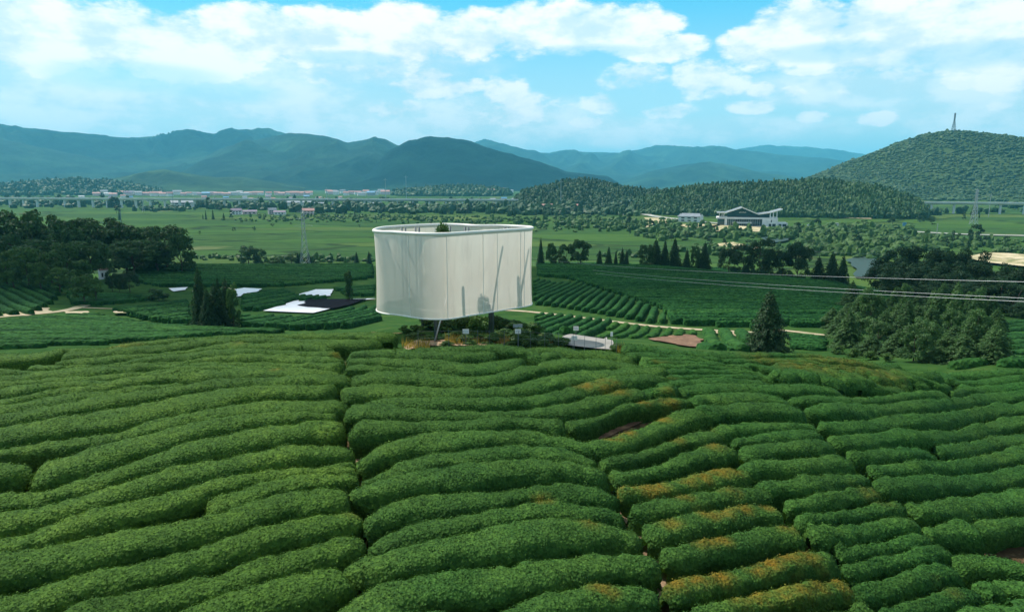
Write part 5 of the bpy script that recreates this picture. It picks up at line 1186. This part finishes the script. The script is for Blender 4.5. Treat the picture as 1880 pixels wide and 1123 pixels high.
b = MB(); V = np.array([(19, 6.9, 24), (97, 6.9, 24), (97, 6.9, 26.6), (75, 6.9, 23.6 + .4), (45, 6.9, 36), (19, 6.9, 27)]) * u
b.add(V, [(0, 1, 2), (0, 2, 3), (0, 3, 4), (0, 4, 5)]); b.build('gable_glass', M['glass'], BL)
b = MB()
for k in range(6): b.box(((41 + k * 2.3) * u, 6.7 * u, (26.6 + .5 * (k % 2)) * u), (1.5 * u, .1, 1.6 * u))
b.build('lettering', M['white'], BL)
# small house beside it and houses of the plain and the village
HR = np.random.default_rng(17)
def house(px, base, wpx, hpx, wall='wall', roof='roof_grey', label='', rot=None, r=None, windows=True, dratio=.6, hip=.0, group=None, name='house'):
    q = hit(px, base) if r is None else np.r_[xy(px, r, base), 0]; q[2] = float(H(q[0], q[1])); r = float(np.hypot(q[0], q[1])); s = r / F / cos(math.atan2(q[0], q[1])) * 1.0
    dep = q[1] * cos(PITCH) + (CAMZ - q[2]) * sin(PITCH); s = dep / F
    w, h = wpx * s, hpx * s; d = w * dratio; t = empty(name, (q[0], q[1], q[2] - .2), -atan2(q[0], q[1]) + (HR.uniform(-.35, .35) if rot is None else rot)); wh = h * .68
    b = MB(); b.box((0, 0, wh / 2), (w, d, wh)); P_ = np.array([(-w / 2, -d / 2, wh), (w / 2, -d / 2, wh), (w / 2, d / 2, wh), (-w / 2, d / 2, wh), (-w / 2, 0, h * .97), (w / 2, 0, h * .97)]) * [1, 1, 1]
    b.add(P_[[0, 3, 4]], [(0, 1, 2)]); b.add(P_[[1, 2, 5]], [(0, 1, 2)]); b.build('wall', M[wall], t)
    b = MB(); o_ = w * .05; k = hip * w / 2
    for sy in (-1, 1):
        V = np.array([(-w / 2 - o_, sy * (d / 2 + o_), wh - .02 * h), (w / 2 + o_, sy * (d / 2 + o_), wh - .02 * h), (w / 2 + o_ - k, 0, h), (-w / 2 - o_ + k, 0, h)]); V2 = V - [0, 0, .05 * h]
        b.add(np.r_[V, V2], [(0, 1, 2, 3), (7, 6, 5, 4), (0, 4, 5, 1), (1, 5, 6, 2), (3, 7, 4, 0)])
    b.build('roof', M[roof], t)
    if windows:
        nw = 3 if w > 5 else 2
        for fl in range(2 if wh > 3 and wpx > 12 else 1):
            for k in range(nw):
                b = MB(); b.box(((k + .5) / nw * w * .86 - w * .43, -d / 2 - .02, wh * ((.3 + .42 * fl) if wh > 3 else .5)), (w / nw * .42, .08, wh * (.2 if wh > 3 else .36))); b.build('window', M['dark'], t)
    tag(t, label, 'house', group); return t
house(1268, 407, 40, 16, 'wall', 'roof_grey', 'low white house with a grey hipped roof left of the large building', -.25, hip=.3)
house(434, 394, 18, 12, 'wall', 'roof_purple', 'two-storey white house with slate roof among trees, left on the plain', .2)
house(458, 393, 24, 8, 'pinkwall', 'roof_purple', 'long low house with purple roof right of the two-storey one', .1)
house(500, 393, 14, 12, 'greywall', 'roof_grey', 'grey two-storey house behind the lattice pylon', .2); house(514, 394, 20, 8, 'wall', 'roof_purple', 'small white house with purple roof beside the grey one', -.2)
house(566, 394, 20, 12, 'pinkwall', 'roof_red', 'unfinished pink brick house with dark openings right of the pylon', .1); house(335, 380, 36, 13, 'wall', 'roof_grey', 'white group house with grey roof and stepped gables on the left plain', .1)
house(188, 487, 14, 30, 'wall', 'roof_red', 'white house with a red roof half hidden in the left grove', .3, r=150)
house(1011, 384, 30, 10, 'wall', 'roof_red', 'long pale house with a red roof under the end of the viaduct', .1); house(1050, 384, 22, 10, 'wall', 'roof_red', 'white house with red tiled roof at the foot of the wooded hill', -.2); house(1062, 383, 9, 7, 'wall', 'roof_grey', 'tiny white shed next to the red tiled house')
house(548, 377, 42, 9, 'wall', 'roof_grey', 'long white warehouse with pale roof behind the houses', .05, windows=False); house(490, 378, 18, 6, 'wall', 'roof_grey', 'small white warehouse left of the long one', windows=False)
house(585, 376, 20, 5, 'wall', 'roof_grey', 'low white shed right of the long warehouse', windows=False); house(676, 372, 14, 5, 'wall', 'roof_grey', 'white farm shed among trees left of the pavilion', windows=False); house(693, 376, 16, 5, 'wall', 'roof_grey', 'pale farm shed just above the pavilion rim', windows=False)
house(58, 376, 9, 4, 'wall', 'roof_grey', 'single white shed on the far left plain', windows=False)
vk = 0
cols = [('wall', 'roof_red', 'white village house with red roof'), ('pinkwall', 'roof_red', 'pink village house with red roof'), ('wall', 'roof_grey', 'white village house with grey roof'), ('pinkwall', 'roof_purple', 'pink village house with slate roof'), ('greywall', 'roof_blue', 'grey village house with blue roof')]
vh = [(178 + i * 11.3 + HR.uniform(-4, 4), 359 + HR.uniform(-2.2, 1.6)) for i in range(31)] + [(532 + i * 9 + HR.uniform(-3, 3), 359 + HR.uniform(-2, 1)) for i in range(5)] + [(603 + i * 8.6 + HR.uniform(-3, 3), 358.5 + HR.uniform(-3.5, 1)) for i in range(13)] + [(893 + i * 7, 352 + HR.uniform(-3, 3)) for i in range(8)] + [(985 + i * 11, 360 + HR.uniform(-1, 2)) for i in range(4)]
for px, y in vh:
    c = cols[int(HR.choice(5, p=[.34, .28, .2, .13, .05]))]
    house(px, y, HR.uniform(9, 16), HR.uniform(5.5, 9), c[0], c[1], f"{c[2]}, {ORD[vk % 48]} {'from the left' if vk < 48 else 'of the right-hand group'} behind the viaduct", windows=False, group='village houses behind the viaduct'); vk += 1
for i in range(12):
    px = [210, 250, 275, 300, 395, 425, 448, 470, 600, 620, 655, 712][i]; house(px, 368 + (i % 3), 8 + i % 4, 4.5, ['wall', 'pinkwall', 'greywall'][i % 3], ['roof_grey', 'roof_red', 'roof_purple'][i % 3], f"small low house just in front of the viaduct, {ORD[i]} from the left", windows=False, group='low houses in front of the viaduct')
for i in range(26):
    px = 150 + i * 22.5 + HR.uniform(-9, 9) if i < 22 else 905 + (i - 22) * 20; c = cols[int(HR.choice(5, p=[.3, .2, .3, .15, .05]))]
    house(px, 364.5 + HR.uniform(-2, 6), HR.uniform(6, 11), HR.uniform(3.6, 5.6), c[0], c[1], f"scattered low {c[2].split(' with')[0]}, {ORD[i]} of those around the viaduct piers", windows=False, group='scattered houses around the viaduct piers')
# ================================================================== viaduct
VP = np.array([(-1500, 960), (-900, 875), (-607, 820), (-300, 775), (61, 728), (400, 640), (640, 540), (900, 420), (1300, 200)], float)
s = np.r_[0, np.cumsum(np.hypot(*np.diff(VP, axis=0).T))]; uu = np.arange(0, s[-1], 6.0); vx, vy = gsmooth(np.interp(uu, s, VP[:, 0]), 12), gsmooth(np.interp(uu, s, VP[:, 1]), 12)
via = empty('viaduct', (float(vx[120]), float(vy[120]), 2)); tag(via, 'long pale concrete railway viaduct crossing the whole plain on piers', 'viaduct')
VO = np.array([vx[120], vy[120], 2.0]); tx, ty = np.gradient(vx), np.gradient(vy); l = np.hypot(tx, ty); nx, ny = -ty / l, tx / l; DZ = 12.3
def vext(name, prof, m):
    prof = np.array(prof); V = np.stack([vx[:, None] + nx[:, None] * prof[:, 0], vy[:, None] + ny[:, None] * prof[:, 0], np.broadcast_to(prof[:, 1], (len(vx), len(prof)))], -1) - VO
    n, m_ = V.shape[:2]; i = np.arange(n * m_).reshape(n, m_); f = np.stack([i[:-1], i[1:], np.roll(i[1:], -1, 1), np.roll(i[:-1], -1, 1)], -1).reshape(-1, 4)
    link(name, mesh_np(name, V.reshape(-1, 3), f, M[m]), via)
vext('deck', [(-3.2, DZ - .3), (-3.2, DZ - .7), (-1.8, DZ - 1.9), (1.8, DZ - 1.9), (3.2, DZ - .7), (3.2, DZ - .3)], 'viaduct')
vext('parapet', [(-3.3, DZ - .35), (-3.3, DZ + .55), (-3.1, DZ + .55), (-3.1, DZ - .35)], 'viaduct'); vext('parapet', [(3.1, DZ - .35), (3.1, DZ + .55), (3.3, DZ + .55), (3.3, DZ - .35)], 'viaduct')
for k in np.arange(40, len(vx) - 60, 3.0)[:98]:
    i = int(k); z0 = float(H(vx[i], vy[i])); b = MB(); b.box((vx[i] - VO[0], vy[i] - VO[1], (DZ - 1.9 + z0 - 1) / 2 - 2), (2.4, 1.5, DZ - 1.9 - z0 + 1), atan2(ty[i], tx[i]) + pi / 2); b.build('pier', M['viaduct'], via)
# ================================================================== pylons, masts, poles, wires
def pylon(px, base, top, label, r=None, wid=.16, arms=True, m='galv', name='lattice_pylon', cat='pylon', thick=1.0):
    if r is None: q = hit(px, base); r = float(np.hypot(q[0], q[1]))
    p, h, _ = size_at(px, top, r, 10); t = empty(name, tuple(p), .5); w0 = h * wid / 2; w1 = h * .022; th_ = max(.03, h * .0045) * thick
    def wd(z): return w0 + (w1 - w0) * min(1, z / (h * .62)) ** .85 if z < h * .62 else w1
    lv = [0, .14, .26, .37, .47, .56, .64, .71, .78, .85, .92, .97]; b = MB(); lg = MB()
    for sx, sy in ((-1, -1), (1, -1), (1, 1), (-1, 1)): lg.tube([(sx * wd(z * h), sy * wd(z * h), z * h) for z in lv], th_ * 1.3, 4)
    for z0, z1 in zip(lv[:-1], lv[1:]):
        a, c = wd(z0 * h), wd(z1 * h); cs = [(-1, -1), (1, -1), (1, 1), (-1, 1)]
        for i in range(4):
            p0, p1 = cs[i], cs[(i + 1) % 4]
            b.bar((p0[0] * a, p0[1] * a, z0 * h), (p1[0] * c, p1[1] * c, z1 * h), th_ * .7, 3); b.bar((p1[0] * a, p1[1] * a, z0 * h), (p0[0] * c, p0[1] * c, z1 * h), th_ * .7, 3)
    lg.build('legs_frame', M[m], t); b.build('bracing', M[m], t)
    if arms:
        for z, L_ in ((.7, .16), (.82, .13), (.94, .1)):
            c = MB()
            for sx in (-1, 1):
                c.bar((sx * w1, 0, z * h), (sx * L_ * h, 0, z * h + .01 * h), th_, 4); c.bar((sx * w1, 0, z * h + .04 * h), (sx * L_ * h, 0, z * h + .01 * h), th_ * .7, 3)
            c.build('cross_arm', M[m], t)
    c = MB(); c.bar((0, 0, .95 * h), (0, 0, h), th_, 4); c.build('tip', M[m], t)
    tag(t, label, cat); return t
pylon(555, 483, 383, 'tall lattice pylon on the left plain, its foot behind the hill edge', r=235, m='galv', thick=.45)
pylon(1795, 412, 346, 'pale lattice pylon on the right plain below the big hill'); pylon(261, 389, 361, 'faint lattice pylon far left in front of the viaduct'); pylon(1312, 372, 336, 'thin lattice pylon rising from the wooded ridge', r=640)
pylon(1754, 250, 207, 'slim radio mast on the summit of the big right-hand hill', r=1400, arms=False, m='steel', name='radio_mast', cat='mast', wid=.2, thick=1.6)
def mast(px, base, top, r, label, rad=.12, m='galv', arm=True):
    p, h, _ = size_at(px, top, r, 10); t = empty('utility_pole', tuple(p)); b = MB(); b.tube([(0, 0, -.5), (0, 0, h)], [rad * 1.3, rad * .8], 6); b.build('pole', M[m], t)
    if arm:
        b = MB(); b.box((0, 0, h * .93), (h * .16, rad, rad)); b.build('cross_arm', M[m], t)
    tag(t, label, 'pole'); return t
mast(1030, 362, 330, 700, 'tall white pole standing by the end of the viaduct', .3); mast(745, 350, 322, 1100, 'taller of two faint poles on the far plain above the pavilion', .4); mast(707, 350, 327, 1100, 'shorter of two faint poles above the left part of the pavilion', .4)
mast(599, 357, 345, 1000, 'faint pole above the village left of the pavilion', .4); mast(316, 378, 354, 800, 'dark pole crossing the viaduct on the left', .2, 'steel'); mast(219, 400, 372, 560, 'dark post beside the big rounded far tree', .2, 'steel', False)
mast(1722, 424, 410, 430, 'small roadside post on the right plain', .15, 'galv', False); mast(1820, 364, 355, 700, 'short gantry pole on the viaduct at the right', .2)
# street light by the grove
q = hit(209, 497); p, h, _ = size_at(205, 458, float(np.hypot(q[0], q[1])), 5); t = empty('street_lamp', tuple(p)); b = MB(); b.tube([(.25, 0, -.2), (-.2, 0, h)], [.09, .06], 6); b.build('pole', M['concrete'], t)
b = MB(); b.bar((-.05, 0, h * .62), (-.75, -.1, h * .7), .03); b.build('arm', M['steel'], t); b = MB(); b.box((-.85, -.1, h * .7), (.45, .2, .1)); b.build('lamp_head', M['white'], t); tag(t, 'leaning concrete pole with a white lamp in front of the left grove', 'street lamp')
def wire(pa, ra, pb, rb, rad, sag, label):
    a3, b3 = [], []
    P_ = []
    for (px, py), r in ((pa, ra), (pb, rb)):
        x, y = xy(px, r, py); P_.append(np.array([x, y, CAMZ - r * slope(px, py)]))
    t_ = np.linspace(0, 1, 40); C = P_[0] + (P_[1] - P_[0]) * t_[:, None]; C[:, 2] -= sag * 4 * t_ * (1 - t_)
    b = MB(); b.tube(C, rad, 5); o = b.build('power_line', M['galv']); tag(o, label, 'power line')
wire((960, 472), 170, (2050, 521), 62, .012, .9, 'topmost thick power line crossing in front of the right-hand cedars'); wire((960, 479), 165, (2050, 555), 60, .011, .9, 'middle power line over the right-hand slope'); wire((960, 483), 160, (2050, 561), 58, .011, 1.0, 'lowest power line over the right-hand slope')
wire((1440, 458), 200, (2000, 478), 120, .012, .3, 'faint high power line above the right-hand cedars')
# ================================================================== signs, fence, vehicles
def sign(px, py, wpx, hpx, r, label, m='white', text=True, post=True):
    x, y = xy(px, r, py); z = CAMZ - r * slope(px, py); dep = y * cos(PITCH) + (CAMZ - z) * sin(PITCH); w, h = wpx / F * dep, hpx / F * dep; z0 = float(H(x, y))
    t = empty('sign', (x, y, z0), -atan2(x, y)); b = MB(); b.tube([(0, .02, -.1), (0, .02, z - z0 + h * .4)], .014, 6); b.build('post', M['steel'], t)
    b = MB(); b.box((0, -.01, z - z0), (w, .02, h)); b.build('panel', M[m], t)
    if text:
        b = MB(); R = np.random.default_rng(int(px))
        for row in (.16, -.14):
            for k in range(4):
                cx = (-.27 + .18 * k) * w; cz = z - z0 + row * h
                for _ in range(3): b.box((cx + R.uniform(-.04, .04) * w, -.024, cz + R.uniform(-.08, .08) * h), ((.09 * w, .004, .02 * h) if R.random() < .5 else (.014 * w, .004, .15 * h)))
        b.build('lettering', M['signblue'], t)
    tag(t, label, 'sign')
M['signblue'] = simple('sign_blue', (0.12, 0.16, 0.42), 0.6)
sign(855, 608, 12, 8.5, 29.6, 'white sign with blue writing in front of the planting below the pavilion'); sign(951, 608, 11, 8.5, 29.6, 'white sign with blue writing beside the dark bushes right of the pavilion'); sign(950.5, 598, 17, 6.5, 33.0, 'grey board on a post behind the white sign', 'galv', False)
sign(1057.5, 602.5, 9.5, 7.5, 33.5, 'white sign standing behind the concrete slab'); sign(1054.5, 620, 11, 8, 29.4, 'white sign on the fence in front of the concrete slab'); sign(1123, 613, 4.5, 8.5, 31.5, 'narrow white upright sign at the right end of the slab', text=False)
fx = [768, 824, 850, 877, 899, 926, 952, 974, 1000, 1025, 1052, 1073, 1094, 1111, 1132]; f0 = xy(950, 29.3, 640); fen = empty('wire_fence', (f0[0], f0[1], float(H(*f0)))); FO = np.array([f0[0], f0[1], float(H(*f0))]); tops = []
for px in fx:
    x, y = xy(px, 29.25 if px < 1090 else 29.5, 640); z = float(H(x, y)); b = MB(); b.tube([np.array([x, y, z - .1]) - FO, np.array([x, y, z + .85]) - FO], .009, 5); b.build('post', M['steel'], fen); tops.append((x, y, z))
tops = np.array(tops)
for hz in (.5, .8): b = MB(); b.tube(tops + [0, 0, hz] - FO, .0018, 4); b.build('wire', M['galv'], fen)
tag(fen, 'thin wire fence with dark posts running in front of the pavilion', 'fence')
# dry yellow grass below the pavilion
R = np.random.default_rng(4); C, Nn = [], []
for a, b_, y0, y1, n in ((818, 935, 622, 634, 900), (738, 790, 630, 642, 200), (1130, 1150, 640, 650, 120), (1000, 1030, 630, 640, 220)):
    for _ in range(n):
        q = hit(R.uniform(a, b_), R.uniform(y0, y1)); C.append(q)
C = np.array(C); n = len(C); d = R.uniform(0, 6.28, n); hgt = R.uniform(.12, .42, n); wv = np.c_[np.cos(d), np.sin(d), 0 * d] * .02; tip = C + np.c_[R.normal(0, .07, n), R.normal(0, .07, n), hgt]
V = np.stack([C - wv, C + wv, tip], 1).reshape(-1, 3); o = link('dry_grass', mesh_np('dry_grass', V, np.arange(n * 3).reshape(-1, 3), M['straw'])); tag(o, 'dry yellow grass along the fence below the pavilion', 'grass', kind='stuff')
def vehicle(px, base, L_, hgt, m, label, cat):
    q = hit(px, base); t = empty(cat.replace(' ', '_'), (q[0], q[1], q[2] + .55), -atan2(q[0], q[1])); b = MB(); b.box((0, 0, hgt * .42), (L_, 2.0, hgt * .6)); b.box((-.06 * L_, 0, hgt * .84), (L_ * .78, 1.8, hgt * .3), 0, .9); b.build('body', M[m], t)
    b = MB(); b.box((-.06 * L_, 0, hgt * .8), (L_ * .7, 1.95, hgt * .2)); b.build('windows', M['glass'], t)
    for sx in (-.32, .32):
        for sy in (-1, 1):
            b = MB(); b.tube([(sx * L_, sy * .85, .3), (sx * L_, sy * 1.05, .3)], .34, 10); b.build('wheel', M['dark'], t)
    tag(t, label, cat)
M['carwhite'] = simple('white_car_paint', (.7, .72, .72), .3, 0, .03, 1, spec=.5)
vehicle(1533, 418, 6.2, 2.4, 'carwhite', 'white bus parked beside the trees right of the large building', 'bus'); vehicle(1487, 418, 3.6, 1.6, 'carwhite', 'white car parked left of the bus behind trees', 'car'); vehicle(1300, 412, 3.2, 1.3, 'dark', 'dark car parked between the small house and the large building', 'car')
q = hit(1660, 418); t = empty('billboard', tuple(q), .5); b = MB(); b.box((0, 0, 2.2), (3.6, .2, 2.2)); b.build('panel', M['roof_blue'], t); b = MB(); b.tube([(-1.2, .15, -.3), (-1.2, .15, 2)], .1); b.tube([(1.2, .15, -.3), (1.2, .15, 2)], .1); b.build('posts', M['galv'], t); tag(t, 'small blue board on posts on the right plain', 'board')
# ================================================================== clouds above the valley, casting the cloud shadows
def cloudfn(k):
    d = k.n('ShaderNodeBsdfDiffuse'); d.inputs[0].default_value = (.9, .9, .9, 1); t = k.n('ShaderNodeBsdfTransparent'); m = k.n('ShaderNodeMixShader')
    k.lk(k.maprange(k.noise(k.coord('pos'), .012, 4), .35, .65, .55, .8), m.inputs[0]); k.lk(d.outputs[0], m.inputs[1]); k.lk(t.outputs[0], m.inputs[2]); k.lk(m.outputs[0], k.out.inputs[0])
M['cloud'] = mat('thin_cloud', cloudfn)
def cloud(tx_, ty_, tz, z, blobs_):
    d = np.array([sin(SUN_AZ) * cos(SUN_EL), cos(SUN_AZ) * cos(SUN_EL), sin(SUN_EL)]); off = d * (z - tz) / d[2]; b = MB(); v0, f0 = ico(3)
    for i, (x, y, rx, ry) in enumerate(blobs_):
        v = v0 * (1 + .16 * fbm(v0 * 2.2 + i * 7, 4, 3))[:, None] * [rx, ry, min(rx, ry) * .28]; v[:, 2] = np.maximum(v[:, 2], -min(rx, ry) * .06)
        b.add(v + [tx_ + off[0] + x, ty_ + off[1] + y, z], f0)
    o = b.build('cloud', M['cloud'], None, True); tag(o, kind='structure')
cloud(0, 118, 14, 800, [(-90, -16, 62, 30), (-30, 8, 70, 44), (50, -2, 70, 42), (100, 12, 50, 34)])
cloud(-150, 2850, 120, 1500, [(-250, 0, 500, 420), (250, 60, 480, 400), (0, -60, 420, 380)])
cloud(-2300, 4300, 250, 2500, [(0, 0, 800, 500), (700, 200, 600, 400)])
# ================================================================== haze
b = MB(); b.box((0, 5500, 312), (31000, 18000, 636)); hz = b.mesh('haze', None)
def hazefn(k):
    v = k.n('ShaderNodeVolumePrincipled'); v.inputs['Color'].default_value = (0.17, 0.7, 1.0, 1); v.inputs['Density'].default_value = HAZE; v.inputs['Anisotropy'].default_value = 0.1
    k.lk(v.outputs[0], k.out.inputs['Volume'])
HAZE = 1.2e-4
hz.materials.append(mat('haze_air', hazefn)); o = link('haze', hz); tag(o, kind='stuff'); o.display_type = 'WIRE'
